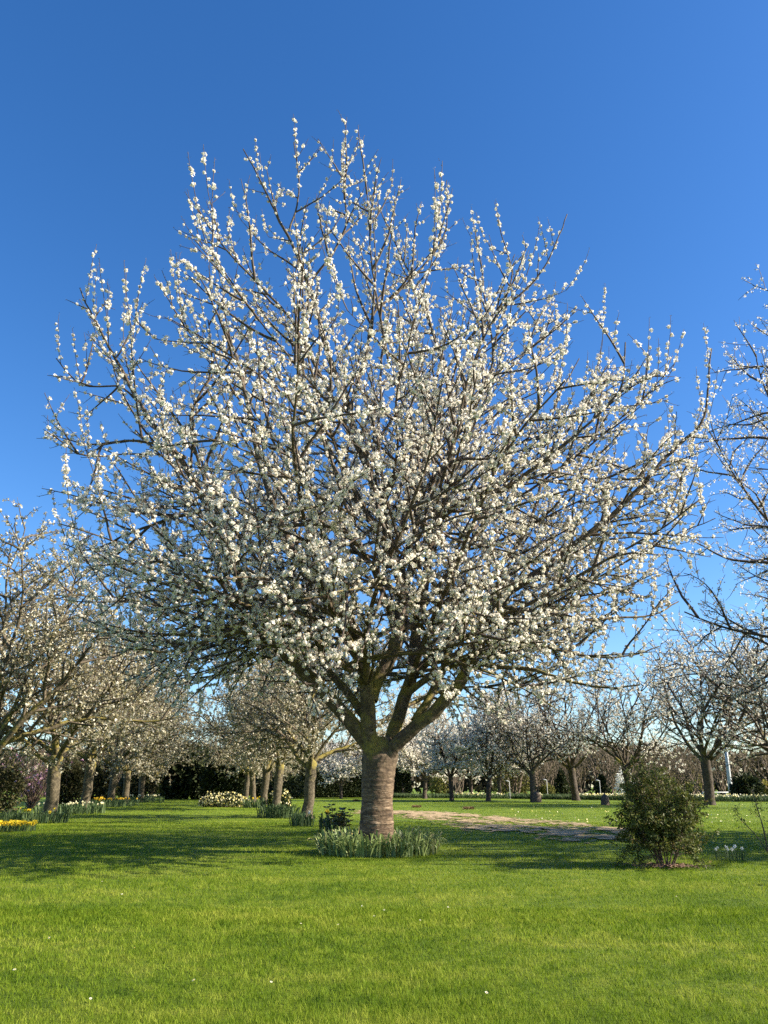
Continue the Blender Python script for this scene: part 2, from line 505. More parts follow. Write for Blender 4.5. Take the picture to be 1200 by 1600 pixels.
rng = np.random.default_rng(11)
def grass(n, d0, d1, seg, wmin, hmul):
    d = d0 * (d1 / d0) ** rng.random(n)
    half = 0.58 + 0.5 / d
    ang = (rng.random(n) * 2 - 1) * half
    x, y = d * ang, d.copy()
    k = ~dirt(x, y) | (rng.random(n) < 0.25)
    x, y, d = x[k], y[k], d[k]
    n = len(x)
    patch = fbm(x * 0.9, y * 0.9, 33)
    h = (0.018 + 0.026 * rng.random(n)) * (0.35 + 1.2 * patch) * (0.7 + 0.7 * fbm(x * 5, y * 5, 35, 2)) * hmul
    w = np.maximum(wmin, 0.00065 * d) * (0.7 + 0.6 * rng.random(n))
    a = rng.random(n) * 2 * math.pi
    s = np.stack([np.cos(a), np.sin(a), 0 * a], -1)
    b = rng.random(n) * 2 * math.pi
    lean = np.stack([np.cos(b), np.sin(b), 0 * b], -1) * (h * (0.25 + 0.9 * rng.random(n)))[:, None]
    P = np.stack([x, y, 0 * x], -1)
    up = np.stack([0 * h, 0 * h, h], -1)
    W = s * (w * 0.5)[:, None]
    m = MB()
    if seg == 2:
        mid = P + up * 0.6 + lean * 0.35
        V = np.stack([P - W, P + W, mid + W * 0.8, mid - W * 0.8, P + up + lean], 1).reshape(-1, 3)
        i = np.arange(n) * 5
        return V, np.stack([i, i + 1, i + 2, i + 3], -1), np.stack([i + 3, i + 2, i + 4], -1)
    V = np.stack([P - W, P + W, P + up + lean], 1).reshape(-1, 3)
    return V, None, np.arange(n * 3).reshape(-1, 3)
mb = MB()
mb.add(*grass(150000, 3.6, 9.0, 2, 0.0032, 1.0))
mb.add(*grass(190000, 8.0, 30.0, 1, 0.0040, 1.1))
mb.add(*grass(40000, 28.0, 75.0, 1, 0.0040, 1.3))
tag(mb.build('grass', M['blade']), 'short bright green mown grass blades of the lawn', kind='stuff')

# ------------------------------------------------------------------ tree growing
def grow(rng, p, d, L, step, wob, trop, env=None, down=0.0):
    """one branch as a polyline; bends towards the light, stops at the crown's edge"""
    n = max(3, int(round(L / step)))
    pts = [p]
    d = unit(d)
    bias = rng.normal(size=3) * wob * 0.5
    for i in range(n):
        d = unit(d + rng.normal(size=3) * wob + bias * 0.4 + np.array([0, 0, trop - down * (1 - i / n)]))
        p = p + d * (L / n)
        pts.append(p)
        if env is not None and i > 1 and not env(p):
            break
    return np.array(pts)

def perp_dir(rng, t, az, ang):
    ref = np.array([0, 0, 1.0]) if abs(t[2]) < 0.9 else np.array([1.0, 0, 0])
    u = unit(np.cross(t, ref)); w = np.cross(t, u)
    return unit(t * math.cos(ang) + (u * math.cos(az) + w * math.sin(az)) * math.sin(ang))

def plen(P):
    return np.concatenate([[0], np.cumsum(np.linalg.norm(np.diff(P, axis=0), axis=1))])

def side_branches(rng, P, spacing, start, lenf, ang, wob, trop, env, step, out, az0=0.0, rise=0.0):
    s = plen(P); L = s[-1]
    t = start * L + rng.random() * spacing
    az = rng.random() * 6.28
    while t < L - 0.05:
        k = min(np.searchsorted(s, t), len(P) - 1)
        k = max(1, k)
        f = (t - s[k - 1]) / (s[k] - s[k - 1] + 1e-9)
        p = P[k - 1] + (P[k] - P[k - 1]) * f
        td = unit(P[k] - P[k - 1])
        d = perp_dir(rng, td, az, ang * (0.75 + 0.5 * rng.random()))
        d = unit(d + np.array([0, 0, rise]))
        ln = lenf(t / L, L) * (0.6 + 0.7 * rng.random())
        if env is None or env(p):
            b = grow(rng, p, d, ln, step, wob, trop, env)
            out.append((b, t / L))
        az += 2.4 + rng.normal() * 0.5
        t += spacing * (0.6 + 0.8 * rng.random())

def spots(rng, P, spacing, start, tipgap, outp, outd, off=0.045):
    s = plen(P); L = s[-1]
    t = start * L + rng.random() * spacing
    while t < L - tipgap:
        k = max(1, min(np.searchsorted(s, t), len(P) - 1))
        f = (t - s[k - 1]) / (s[k] - s[k - 1] + 1e-9)
        q = unit(rng.normal(size=3) + np.array([0, 0, 0.25]))
        outp.append(P[k - 1] + (P[k] - P[k - 1]) * f + q * off * (0.4 + rng.random()))
        outd.append(q)
        t += spacing * (0.35 + 1.3 * rng.random())

def blossom(mb, rng, C, D, rad, petals, size, mi=0):
    n = len(C)
    C = np.repeat(C, petals, 0); Dn = np.repeat(D, petals, 0)
    r = np.repeat(rad, petals)
    o = unit(rng.normal(size=(n * petals, 3)) + Dn * 0.35)
    c = C + o * (r * (0.45 + 0.6 * rng.random(n * petals) ** 0.6))[:, None]
    sz = size * (0.75 + 0.5 * rng.random(n * petals))
    scatter_quads(mb, rng, c, sz, sz * 1.15, N=o * 1.3, mi=mi)

# ------------------------------------------------------------------ the big cherry tree
TY = 16.3
BASE = ground(588, 1333); TY = BASE[1]
def px_path(pts, dys):
    n = len(pts)
    return [at(a, b, TY + float(dy)) for (a, b), dy in zip(pts, np.interp(np.linspace(0, 1, n), np.linspace(0, 1, len(dys)), dys))]
PXM = TY / FPX

prof_z = np.array([2.2, 3.2, 5.0, 7.5, 9.0, 10.3, 12.0, 13.9, 15.5, 16.6, 17.6])
prof_r = np.array([3.5, 5.7, 7.0, 7.6, 7.5, 7.0, 6.3, 4.9, 3.3, 2.2, 0.9])
def env_main(p):
    z = p[2]
    if z < 2.3 or z > 17.4: return False
    r = np.interp(z, prof_z, prof_r)
    dp = np.interp(z, [6.5, 10.0], [0.98, 0.80]) if p[1] < TY else 0.85
    if p[0] > 0.8 and abs(p[1] - TY + 0.16 * p[0]) < 1.3 and z < 1.9 + 0.62 * p[0]: return False
    x, y = p[0] + np.interp(z, [7.5, 10.3, 12.0, 13.9, 15.5], [0.1, 0.7, 1.1, 0.4, 0.6]), (p[1] - TY) / dp
    return x * x + y * y < (r * 0.93) ** 2

main = thing('cherry_tree', 'large spreading cherry tree covered in white blossom at the centre of the lawn', 'tree', (0, 0, 0))
rng = np.random.default_rng(5)

# traced limbs: pixel points, depth offsets along the limb (metres), width in pixels at both ends
LIMBS = [
 ([(590,1235),(584,1190),(572,1158),(554,1132),(525,1098),(500,1070),(457,1023),(437,993),(393,933),(365,870),(335,790),(290,715),(230,640),(190,580),(150,505),(125,450)], (0,-0.3,-0.9,-1.1), 31, 3),
 ([(572,1125),(545,1085),(520,1055),(503,1030),(498,1008),(470,950),(420,905),(350,880),(270,868),(180,880)], (0,0.7,1.6,2.0), 17, 3),
 ([(588,1235),(583,1190),(578,1150),(574,1100),(573,1067),(563,1010),(545,970),(517,940),(490,907),(455,850),(420,760),(395,660),(372,560),(330,470)], (0,-0.3,-1.2,-1.8), 33, 3),
 ([(580,1095),(592,1060),(613,1030),(622,995),(627,953),(630,913),(612,860),(597,800),(585,755),(563,705),(545,640),(520,560),(503,490),(483,433),(457,377),(433,340),(380,233)], (0,0.2,0.4,0.0), 28, 3),
 ([(597,1235),(605,1190),(612,1155),(622,1120),(634,1080),(645,1040),(648,1000),(656,940),(668,860),(690,790),(705,700),(700,610),(672,520),(640,440),(606,350)], (0,0.5,1.2,1.6), 29, 3),
 ([(596,1235),(604,1188),(618,1162),(640,1140),(668,1116),(710,1072),(727,1037),(747,993),(760,945),(815,910),(850,886),(914,837),(965,793),(995,764),(1031,720),(1064,690),(1098,652),(1112,545)], (0,-0.5,-1.0,-1.0), 28, 3),
 ([(648,1128),(666,1100),(680,1075),(692,1050),(702,1010),(722,960),(770,900),(820,830),(850,740),(868,640),(905,560)], (0,0.4,1.6,2.5), 17, 3),
 ([(638,1082),(665,1062),(690,1047),(722,1034),(775,1043),(833,1048),(885,1066),(943,1076),(1000,1070)], (0,-0.5,-1.4,-2.2), 14, 3),
 ([(700,1030),(735,1005),(775,1000),(840,1006),(905,1022),(965,1026),(1030,1010)], (0.3,0.5,1.0,1.4), 11, 3),
 ([(762,943),(800,950),(850,957),(925,964),(1017,958),(1060,940)], (-0.9,-0.6,0.2,0.8), 9, 3),
 ([(630,985),(665,960),(717,927),(760,905),(820,880),(890,860),(960,870)], (0.2,0.8,2.0,3.2), 13, 3),
 ([(630,915),(660,850),(690,805),(722,780),(767,769),(800,755),(886,687),(943,641),(972,603),(977,535)], (0.2,-0.4,-1.6,-2.2), 14, 3),
 ([(597,775),(612,750),(628,728),(650,695),(690,600),(720,545),(778,488),(817,457),(851,415),(886,335)], (0.2,0.5,0.6,0.4), 11, 3),
 ([(487,436),(505,412),(523,387),(540,340),(533,235)], (0,0.2,0.3), 6, 2.5),
 ([(452,362),(467,300),(459,222)], (0,0,0), 4.5, 2.5),
 ([(563,705),(530,640),(500,580),(470,525),(443,483),(400,437),(360,397),(305,318)], (0.2,-0.5,-1.2), 9, 2.5),
 ([(545,640),(565,560),(577,493),(613,463),(660,413),(693,353),(698,282)], (0.2,0.8,1.4), 8, 2.5),
 ([(335,790),(310,720),(300,640),(330,580),(325,500)], (-0.9,-1.4,-1.8), 8, 2.5),
 ([(340,800),(280,808),(220,828),(150,860),(100,850)], (-0.9,-0.4,0.6), 8, 2.5),
 ([(290,715),(240,690),(170,690),(130,712),(82,678)], (-1.0,-1.6,-2.0), 7, 2.5),
 ([(230,640),(190,602),(130,600),(88,560)], (-1.0,-0.8,-0.5), 5, 2.5),
 ([(437,993),(390,985),(330,1000),(270,1020),(210,1010)], (-0.6,-1.4,-2.4), 11, 2.5),
 ([(500,1010),(450,1010),(390,1040),(320,1058),(250,1075)], (1.0,2.2,3.4), 10, 2.5),
 ([(620,1000),(600,930),(570,870),(530,830),(470,800),(410,790)], (0.3,-1.5,-3.4), 13, 2.5),
 ([(700,700),(740,640),(770,560),(760,470),(745,370)], (1.4,1.2,1.0), 8, 2.5),
 ([(778,488),(800,430),(778,345)], (0.5,0.5,0.5), 4.5, 2.5),
 ([(606,560),(590,480),(578,390),(573,300)], (0.3,-0.2,-0.4), 6, 2.5),
]
limbs = []     # (points, radii)
for pts, dys, w0, w1 in LIMBS:
    P, L = resample(px_path(pts, dys), 0.22)
    n = len(P)
    wv = np.cumsum(rng.normal(size=(n, 3)) * 0.012, axis=0)
    wv -= np.linspace(0, 1, n)[:, None] * wv[-1]
    P = P + wv
    f = np.linspace(0, 1, n)
    w0m, w1m = w0 * PXM * 0.5 * 0.80, w1 * PXM * 0.34
    rad = w1m + (w0m - w1m) * (1 - f) ** 1.15
    rad = rad * (1 + 0.10 * (noise2(np.arange(n) * 0.7, 0 * f, int(w0 * 7)) - 0.5))
    limbs.append((P, rad))
# limbs reaching towards and away from the camera, which the picture foreshortens
FORK = at(590, 1100, TY)
for az, el, L, r0, h in [(-95, 28, 6.6, .12, 2.3), (-70, 42, 7.5, .13, 2.6), (-115, 45, 7.8, .13, 2.8), (-45, 33, 7.0, .11, 2.7), (-135, 33, 7.0, .11, 2.4),
                         (-88, 58, 7.0, .12, 4.0), (85, 30, 6.8, .13, 2.6), (60, 45, 7.6, .13, 3.0), (115, 42, 7.6, .13, 2.9), (95, 60, 7.5, .12, 4.0),
                         (35, 32, 7.0, .11, 2.9), (145, 32, 7.0, .11, 2.8), (-60, 62, 7.0, .10, 4.6), (-125, 62, 7.2, .10, 4.8), (130, 60, 7.2, .10, 4.6),
                         (50, 62, 7.2, .10, 4.6), (-20, 48, 7.5, .1, 4.2), (200, 46, 8.0, .1, 4.4), (188, 34, 7.0, .09, 5.0), (172, 40, 7.5, .09, 6.0), (215, 38, 7.0, .09, 5.5), (-15, 64, 9.0, .09, 5.5), (35, 68, 9.0, .09, 5.5), (-45, 70, 9.5, .09, 5.0), (5, 56, 8.0, .08, 6.5)]:
    a, e = R(az), R(el)
    d = np.array([math.cos(a) * math.cos(e), math.sin(a) * math.cos(e), math.sin(e)])
    src = limbs[2 if d[0] < -0.05 else 4][0] if h < 4.3 else limbs[3][0]
    p0 = src[np.argmin(np.abs(src[:, 2] - max(3.0, h + 0.6)))]
    P = grow(rng, p0, d, L, 0.3, 0.07, 0.012, env_main)
    P, L2 = resample(P, 0.25)
    f = np.linspace(0, 1, len(P))
    limbs.append((P, 0.014 + (r0 * 0.52 - 0.014) * (1 - f) ** 1.2))
# long level branches springing from the big limbs lower down, all round the tree
nbig = len(limbs)
got = 0
for k in range(400):
    P, rad = limbs[int(rng.integers(nbig))]
    p = P[int(len(P) * rng.uniform(0.10, 0.5))]
    low = got < 36
    if not ((2.7 < p[2] < 5.0) if low else (4.5 < p[2] < 8.5)): continue
    a = rng.random() * 2 * math.pi
    d = np.array([math.cos(a), math.sin(a) * (1.15 if math.sin(a) < 0 else 0.8), 0.0])
    out_v = np.array([p[0] - BASE[0], p[1] - TY, 0.0])
    if np.dot(out_v, d) < -0.2: continue
    d = unit(d + out_v * 0.15 + np.array([0, 0, rng.uniform(0.10, 0.38)]))
    Q = grow(rng, p, d, rng.uniform(3.6, 6.6), 0.3, 0.055, -0.020 if low else 0.0, env_main)
    if len(Q) < 7: continue
    Q, L2 = resample(Q, 0.25)
    f = np.linspace(0, 1, len(Q))
    limbs.append((Q, 0.009 + (rng.uniform(0.030, 0.048) - 0.009) * (1 - f) ** 1.1))
    got += 1
    if got >= 58: break

# trunk: slightly waisted, ringed, flaring at the root and swelling into the fork
mb = MB()
tz = np.linspace(-0.05, 2.16, 130)
half = np.interp(tz, [-0.05, 0.12, 0.35, 1.05, 1.45, 1.7, 1.92, 2.16], [33, 30.5, 28.5, 27, 28, 29.5, 26, 13]) * PXM * 0.84
xc = np.interp(tz, [0, 1.1, 1.7, 2.05], [588, 590, 592, 595])
ns = 56
ang = np.arange(ns) * 2 * math.pi / ns
ring = noise2(tz * 22, 0 * tz, 71) * 0.016 + noise2(tz * 55, 0 * tz, 72) * 0.010
lump = np.array([[fbm(np.cos(a) * 1.3 + 7, np.array(z * 1.1) + np.sin(a) * 1.3, 81) for a in ang] for z in tz])
flute = np.interp(tz, [0, 0.35, 1.4, 2.05], [0.07, 0.02, 0.015, 0.07])[:, None] * np.cos(ang * 3 + 0.6)[None, :]
rr = half[:, None] * (1 + (lump - 0.5) * 0.12 + flute) + ring[:, None] * (0.5 + lump)
cxw = (xc - 600) * PXM
V = np.stack([cxw[:, None] + rr * np.cos(ang) * np.interp(tz, [1.5, 2.05], [1, 1.14])[:, None], TY + rr * 0.92 * np.sin(ang), tz[:, None] + 0 * rr], -1).reshape(-1, 3)
i = np.arange(len(tz) - 1)[:, None] * ns; j = np.arange(ns)[None, :]; k = (j + 1) % ns
mb.add(np.vstack([V, [[cxw[-1], TY, 2.17]]]), np.stack([i + j, i + k, i + ns + k, i + ns + j], -1).reshape(-1, 4),
       [((len(tz) - 1) * ns + q, (len(tz) - 1) * ns + (q + 1) % ns, len(V)) for q in range(ns)])
mb.build('trunk', M['bark'], main, smooth=True)

for P, rad in limbs:
    mb = MB()
    tube(mb, P, rad, 14 if rad[0] > 0.15 else 10, bump=0.08, rng=rng)
    mb.build('limb', M['limb'], main, smooth=True)

# secondary branches, twigs and where the blossom sits
sec, twg = [], []
for P, rad in limbs:
    hi_ = P[len(P) // 2][2] > 8.5
    side_branches(rng, P, 0.45 if hi_ else 0.42, 0.16, lambda f, L: 2.7 * (1 - 0.62 * f) * min(1, L / 4.0) + 0.25, R(44), 0.060, 0.035 if P[len(P) // 2][2] > 7.5 else 0.006, env_main, 0.2, sec)
for b, f in sec:
    side_branches(rng, b, 0.48 if b[0][2] > 9.5 else (0.40 if b[0][2] > 7.0 else 0.34), 0.15, lambda f, L: 0.85 * (1 - 0.5 * f), R(42), 0.07, 0.06, env_main, 0.14, twg)
# upright whips at the ends
for P, rad in limbs:
    e = P[-1]
    for k in range(2):
        j = len(P) - 2 - int(rng.integers(0, max(1, min(8, len(P) // 3))))
        twg.append((grow(rng, P[j], np.array([rng.normal() * 0.25, rng.normal() * 0.25, 1.0]) + unit(P[-1] - P[-3]) * 0.5, 0.9 + 0.8 * rng.random(), 0.14, 0.03, 0.06), 0.5))
hi = [b for b, f in sec if b[-1][2] > 8.0 and len(b) > 4]
for k in range(170):
    b = hi[int(rng.integers(len(hi)))]
    rr_ = math.hypot(b[-1][0], (b[-1][1] - TY) / 0.8)
    if rr_ < 0.72 * np.interp(b[-1][2], prof_z, prof_r) or b[-1][2] > 15.6 or (b[-1][0] > 5.0 and b[-1][2] > 11.5): continue
    twg.append((grow(rng, b[-1], unit(b[-1] - b[-2]) * 0.8 + np.array([0, 0, 0.5]), 0.7 + 1.2 * rng.random(), 0.14, 0.03, 0.08), 0.5))
mb = MB()
for b, f in sec:
    n = len(b); r0 = 0.010 + 0.012 * min(plen(b)[-1], 2.6)
    tube(mb, b, np.linspace(r0 * 0.9, 0.006, n), 4)
for b, f in twg:
    tube(mb, b, np.linspace(0.0085, 0.0045, len(b)), 4)
tag(mb.build('twigs', M['twig'], main), 'fine dark secondary branches and twigs', kind='stuff')

bp, bd = [], []
for P, rad in limbs:
    spots(rng, P, 0.22, 0.45, 0.32, bp, bd, 0.06)
for b, f in sec:
    spots(rng, b, 0.17, 0.12, 0.12, bp, bd, 0.05)
for b, f in twg:
    spots(rng, b, 0.14 if b[0][2] > 8.0 else 0.115, 0.12, 0.16, bp, bd, 0.04)
bp, bd = np.array(bp), np.array(bd)
br = (0.030 + 0.039 * rng.random(len(bp)) ** 1.7) * np.interp(fbm(bp[:, 0] * 0.8 + bp[:, 1] * 0.3, bp[:, 2] * 0.8 + bp[:, 1] * 0.4, 61), [0.3, 0.7], [0.62, 1.12]) * np.interp(bp[:, 2], [8.0, 13.0], [1.0, 0.84])
print('clusters', len(bp), 'limbs', len(limbs), 'sec', len(sec), 'twigs', len(twg))
order = np.argsort(np.linalg.norm(bp - np.array([0, 0, CAM_H]), axis=1) / br)
near, rest = order[:300], order[300:]
mb = MB()
blossom(mb, rng, bp[rest], bd[rest], br[rest], 13, 0.0375)
tag(mb.build('blossom', M['petal'], main), 'masses of white blossom', kind='stuff')
mb = MB()
allb = np.repeat(bp, 2, 0)
leaf_quads(mb, rng, allb + rng.normal(size=allb.shape) * 0.03, rng.normal(size=allb.shape) + np.array([0, 0, 0.4]), 0.016, 0.045)
tips = np.array([b[-1 - int(q)] for b, f in twg + sec for q in (0, 0, 1, 1)])
leaf_quads(mb, rng, tips + rng.normal(size=tips.shape) * 0.02, rng.normal(size=tips.shape) + np.array([0, 0, 0.6]), 0.012, 0.035)
tag(mb.build('buds', M['bud'], main), 'bronze buds and young leaves', kind='stuff')
protos = []
for k in range(5):
    mb = MB()
    blossom(mb, rng, np.zeros((1, 3)), np.array([[0, 0, 0.4]]), np.array([1.0]), 26, 0.46)
    protos.append(mb.mesh('blossom_cluster', M['petal']))
for q in near:
    o = link('blossom_cluster', protos[int(rng.integers(5))], main)
    o.location = bp[q]
    o.rotation_euler = rng.random(3) * 6.28
    s = float(br[q])
    o.scale = (s, s, s)

# ------------------------------------------------------------------ the other cherry trees
def make_cherry(seed, H, RC, fork, tr, bark, twig, petal, dens, psize, buds, budn, splay=1.0, petals=7, nl=8, wob=0.085):
    """prototype: returns list of (part name, mesh); height about H, base at the origin"""
    rng = np.random.default_rng(seed)
    parts = []
    def env(p):
        z = (p[2] - fork * 0.8) / (H - fork * 0.8)
        if z < 0 or z > 1: return False
        r = RC * (np.interp(z, [0, 0.12, 0.35, 0.6, 0.8, 1.0], [0.55, 0.85, 1.0, 0.88, 0.62, 0.15]))
        return p[0] ** 2 + p[1] ** 2 < r * r
    lean = rng.normal(size=2) * 0.06
    tp = np.array([[lean[0] * t ** 1.5, lean[1] * t ** 1.5, -0.05 + t * (fork + 0.1)] for t in np.linspace(0, 1, 14)])
    tp[:, :2] += np.cumsum(rng.normal(size=(14, 2)) * 0.010, 0)
    f = np.linspace(0, 1, 14)
    mb = MB()
    tube(mb, tp, tr * (1 + 0.35 * np.exp(-f * 9) + 0.12 * f ** 3), 14, bump=0.12, rng=rng)
    parts.append(('trunk', mb.mesh('trunk', bark, True), None))
    lim = []
    az = rng.random() * 6.28
    for k in range(nl):
        el = R(rng.uniform(28, 62) if k < nl - 2 else rng.uniform(68, 82))
        d = np.array([math.cos(az) * math.cos(el), math.sin(az) * math.cos(el), math.sin(el)])
        p0 = tp[-1] + np.array([0, 0, rng.uniform(-0.35, 0.05)]) - d * 0.12
        L = 0.75 * math.hypot(RC, (H - fork))
        P = grow(rng, p0, d, L, 0.3, wob, 0.022, env)
        r0 = tr * rng.uniform(0.32, 0.52)
        g = np.linspace(0, 1, len(P))
        rad = 0.018 + (r0 - 0.018) * (1 - g) ** 1.2
        mb = MB()
        tube(mb, P, rad, 8, bump=0.1, rng=rng)
        parts.append(('limb', mb.mesh('limb', bark, True), None))
        lim.append(P)
        az += 2.4 + rng.normal() * 0.25
    sec, twg, ter = [], [], []
    for P in lim:
        side_branches(rng, P, 0.34, 0.14, lambda f, L: 0.55 * RC * (1 - 0.6 * f) + 0.3, R(52 * splay), 0.10, 0.018, env, 0.24, sec)
    for b, f in sec:
        side_branches(rng, b, 0.28, 0.15, lambda f, L: 1.05 * (1 - 0.5 * f), R(50), 0.12, 0.04, env, 0.22, twg)
    mb = MB()
    for b, f in sec:
        tube(mb, b, np.linspace(0.012 + 0.013 * plen(b)[-1], 0.008, len(b)), 4, cap=False)
    for b, f in twg:
        tube(mb, b, np.linspace(0.013, 0.006, len(b)), 3, cap=False)
    parts.append(('twigs', mb.mesh('twigs', twig), 'stuff'))
    bp, bd = [], []
    for b, f in sec:
        spots(rng, b, dens * 1.1, 0.12, 0.05, bp, bd, 0.06)
    for b, f in twg:
        spots(rng, b, dens, 0.08, 0.03, bp, bd, 0.05)
    bp, bd = np.array(bp), np.array(bd)
    mb = MB()
    blossom(mb, rng, bp, bd, (0.05 + 0.05 * rng.random(len(bp))), petals, psize)
    parts.append(('blossom', mb.mesh('blossom', petal), 'stuff'))
    bn = np.repeat(bp, budn, 0)
    mb = MB()
    leaf_quads(mb, rng, bn + rng.normal(size=bn.shape) * 0.05, rng.normal(size=bn.shape), psize * 0.7, psize * 1.5)
    parts.append(('buds', mb.mesh('buds', buds), 'stuff'))
    print('tree', seed, 'sec', len(sec), 'twg', len(twg), 'clusters', len(bp))
    return parts

H0 = 10.0
KIND = {
 'white': [make_cherry(101, H0, 4.6, 1.9, 0.19, M['bark_dark'], M['twig'], M['petal'], 0.165, 0.076, M['bud'], 1),
           make_cherry(102, H0, 4.5, 1.8, 0.18, M['bark_dark'], M['twig'], M['petal'], 0.165, 0.076, M['bud'], 1)],
 'sparse': [make_cherry(201, H0, 6.2, 2.2, 0.23, M['bark_dark'], M['twig'], M['petal'], 0.75, 0.06, M['bud'], 3),
            make_cherry(202, H0, 5.6, 2.1, 0.19, M['bark_dark'], M['twig'], M['petal'], 0.58, 0.06, M['bud'], 3)],
 'budding': [make_cherry(401, 17.5, 8.6, 2.6, 0.26, M['bark_dark'], M['twig'], M['petal'], 0.28, 0.038, M['bud'], 3, petals=6, nl=13, wob=0.045)],
 'olive': [make_cherry(301, H0, 6.2, 2.1, 0.215, M['bark_far'], M['twig_pale'], M['petal_cream'], 0.25, 0.055, M['olive_leaf'], 3, nl=9, petals=6),
           make_cherry(302, H0, 6.0, 2.1, 0.215, M['bark_far'], M['twig_pale'], M['petal_cream'], 0.25, 0.055, M['olive_leaf'], 3, nl=9, petals=6)],
}
def place(kind, v, pos, H, rz, label, group, wide=1.0):
    s = H / (17.5 if kind == 'budding' else H0)
    t = thing('cherry_tree', label, 'tree', pos, rz, group)
    rv = np.random.default_rng(int(abs(pos[0]) * 97 + pos[1] * 13))
    wx, wy = wide * rv.uniform(0.9, 1.12), wide * rv.uniform(0.9, 1.12)
    t.scale = (s * wx, s * wy, s)
    t.rotation_euler = (rv.normal() * 0.035, rv.normal() * 0.035, rz)
    for nm, me, kd in KIND[kind][v]:
        o = link(nm, me, t)
        if kd: o['kind'] = kd
    return t

def top_h(px, py, pos):
    return at(px, py, pos[1])[2]

G_R, G_L, G_M = 'cherry trees along the far edge of the lawn', 'cherry trees of the left avenue row', 'cherry trees in the row behind the big tree'
far = [
 (533, 1248, 1128, 'white', 0, 0.3, 'small round white cherry tree on a slender trunk before the dark hedge'),
 (630, 1246, 1100, 'white', 1, 1.0, 'far white cherry tree just right of the big trunk'),
 (664, 1248, 1085, 'white', 0, 2.1, 'far white cherry tree, second to the right of the big trunk'),
 (706, 1251, 1062, 'white', 1, 3.0, 'bright white cherry tree, third to the right of the big trunk'),
 (736, 1245, 1100, 'white', 0, 4.0, 'distant cherry tree with a low fork, fourth right of the big trunk'),
 (763, 1252, 1055, 'white', 1, 5.2, 'tall white cherry tree, fifth to the right of the big trunk'),
 (780, 1246, 1090, 'white', 0, 5.9, 'distant white cherry tree close behind the fifth right of the trunk'),
 (833, 1253, 1045, 'sparse', 1, 0.9, 'thinly flowering cherry tree with a round stump against its foot'),
 (900, 1251, 1030, 'sparse', 0, 2.5, 'bare looking cherry tree with a leaning dark trunk left of the stump'),
 (985, 1253, 1005, 'sparse', 1, 3.7, 'thinly flowering cherry tree rising behind the evergreen bush'),
 (1110, 1258, 955, 'sparse', 0, 4.9, 'broad dark cherry tree with a stout trunk right of the bush'),
 (1240, 1262, 925, 'sparse', 1, 0.2, 'dark cherry tree whose branches enter from the right edge low down'),
]
for px, py, tp, kd, v, rz, lab in far:
    g = ground(px, py)
    place(kd, v, g, top_h(px, tp, g), rz, lab, G_R, 1.05)
left = [
 (-30, 1291, 800, 0, 0.4, 'nearest tree of the left avenue row, trunk cut by the photo edge'),
 (78, 1279, 870, 1, 1.3, 'second tree of the left avenue row with a forked mossy trunk'),
 (130, 1267, 940, 0, 2.8, 'third tree of the left avenue row beside pale narcissi'),
 (172, 1258, 1000, 1, 3.9, 'fourth tree of the left avenue row beside orange flowers'),
 (196, 1255, 1030, 0, 5.0, 'fifth tree of the left avenue row with a dark trunk'),
 (219, 1253, 1050, 1, 0.1, 'sixth tree of the left avenue row with a leaning lit trunk'),
 (236, 1250, 1080, 0, 1.9, 'last tree at the far end of the left avenue row'),
]
for px, py, tp, v, rz, lab in left:
    g = ground(px, py)
    place('olive', v, g, top_h(px, tp, g), rz, lab, G_L, 1.0)
mid = [
 (480, 1279, 905, 1, 0.7, 'first tree behind the big one with an upright forked trunk'),
 (430, 1265, 960, 0, 2.2, 'second tree behind the big one with a pale sunlit trunk'),
 (411, 1258, 1000, 1, 3.3, 'third tree in the row behind the big cherry'),
 (396, 1254, 1030, 0, 4.4, 'fourth tree in the row behind the big cherry'),
 (383, 1251, 1050, 1, 5.5, 'fifth tree in the row behind the big cherry'),
]
for px, py, tp, v, rz, lab in mid:
    g = ground(px, py)
    place('olive', v, g, top_h(px, tp, g), rz, lab, G_M, 0.95)
place('budding', 0, (16.0, 20.5, 0), 19.6, 2.0, 'dark barely flowering cherry tree reaching in at the right edge', 'cherry trees near the big tree', 0.92)
place('olive', 0, (18.4, 15.8, 0), 11.0, 4.2, 'cherry tree beyond the right edge whose shadow lies across the lawn', 'cherry trees near the big tree', 1.0)

# ------------------------------------------------------------------ daffodil leaves round the big trunk
M['strap'] = leaf_mat('daffodil strap leaves', [(0.0, (0.075, 0.135, 0.035)), (0.45, (0.15, 0.225, 0.065)), (0.8, (0.31, 0.35, 0.15)), (1.0, (0.50, 0.41, 0.18))], 0.25, 0.45, 0.35)
M['strap_far'] = leaf_mat('far daffodil leaves', [(0.0, (0.040, 0.080, 0.030)), (1.0, (0.115, 0.160, 0.065))], 0.25)
M['yellow'] = leaf_mat('yellow daffodil petals', [(0.0, (0.72, 0.46, 0.02)), (1.0, (0.85, 0.66, 0.04))], 0.25)
M['pale_yellow'] = leaf_mat('pale narcissus petals', [(0.0, (0.75, 0.62, 0.16)), (0.6, (0.82, 0.76, 0.42)), (1.0, (0.85, 0.83, 0.70))], 0.25)
M['orange'] = leaf_mat('orange flower petals', [(0.0, (0.74, 0.36, 0.02)), (1.0, (0.85, 0.60, 0.04))], 0.25)
M['white_petal'] = leaf_mat('white flower petals', [(0.0, (0.70, 0.69, 0.60)), (1.0, (0.86, 0.85, 0.80))], 0.25)
M['evergreen'] = leaf_mat('dark evergreen leaves', [(0.0, (0.020, 0.030, 0.012)), (0.7, (0.036, 0.050, 0.018)), (1.0, (0.070, 0.082, 0.030))], 0.15)
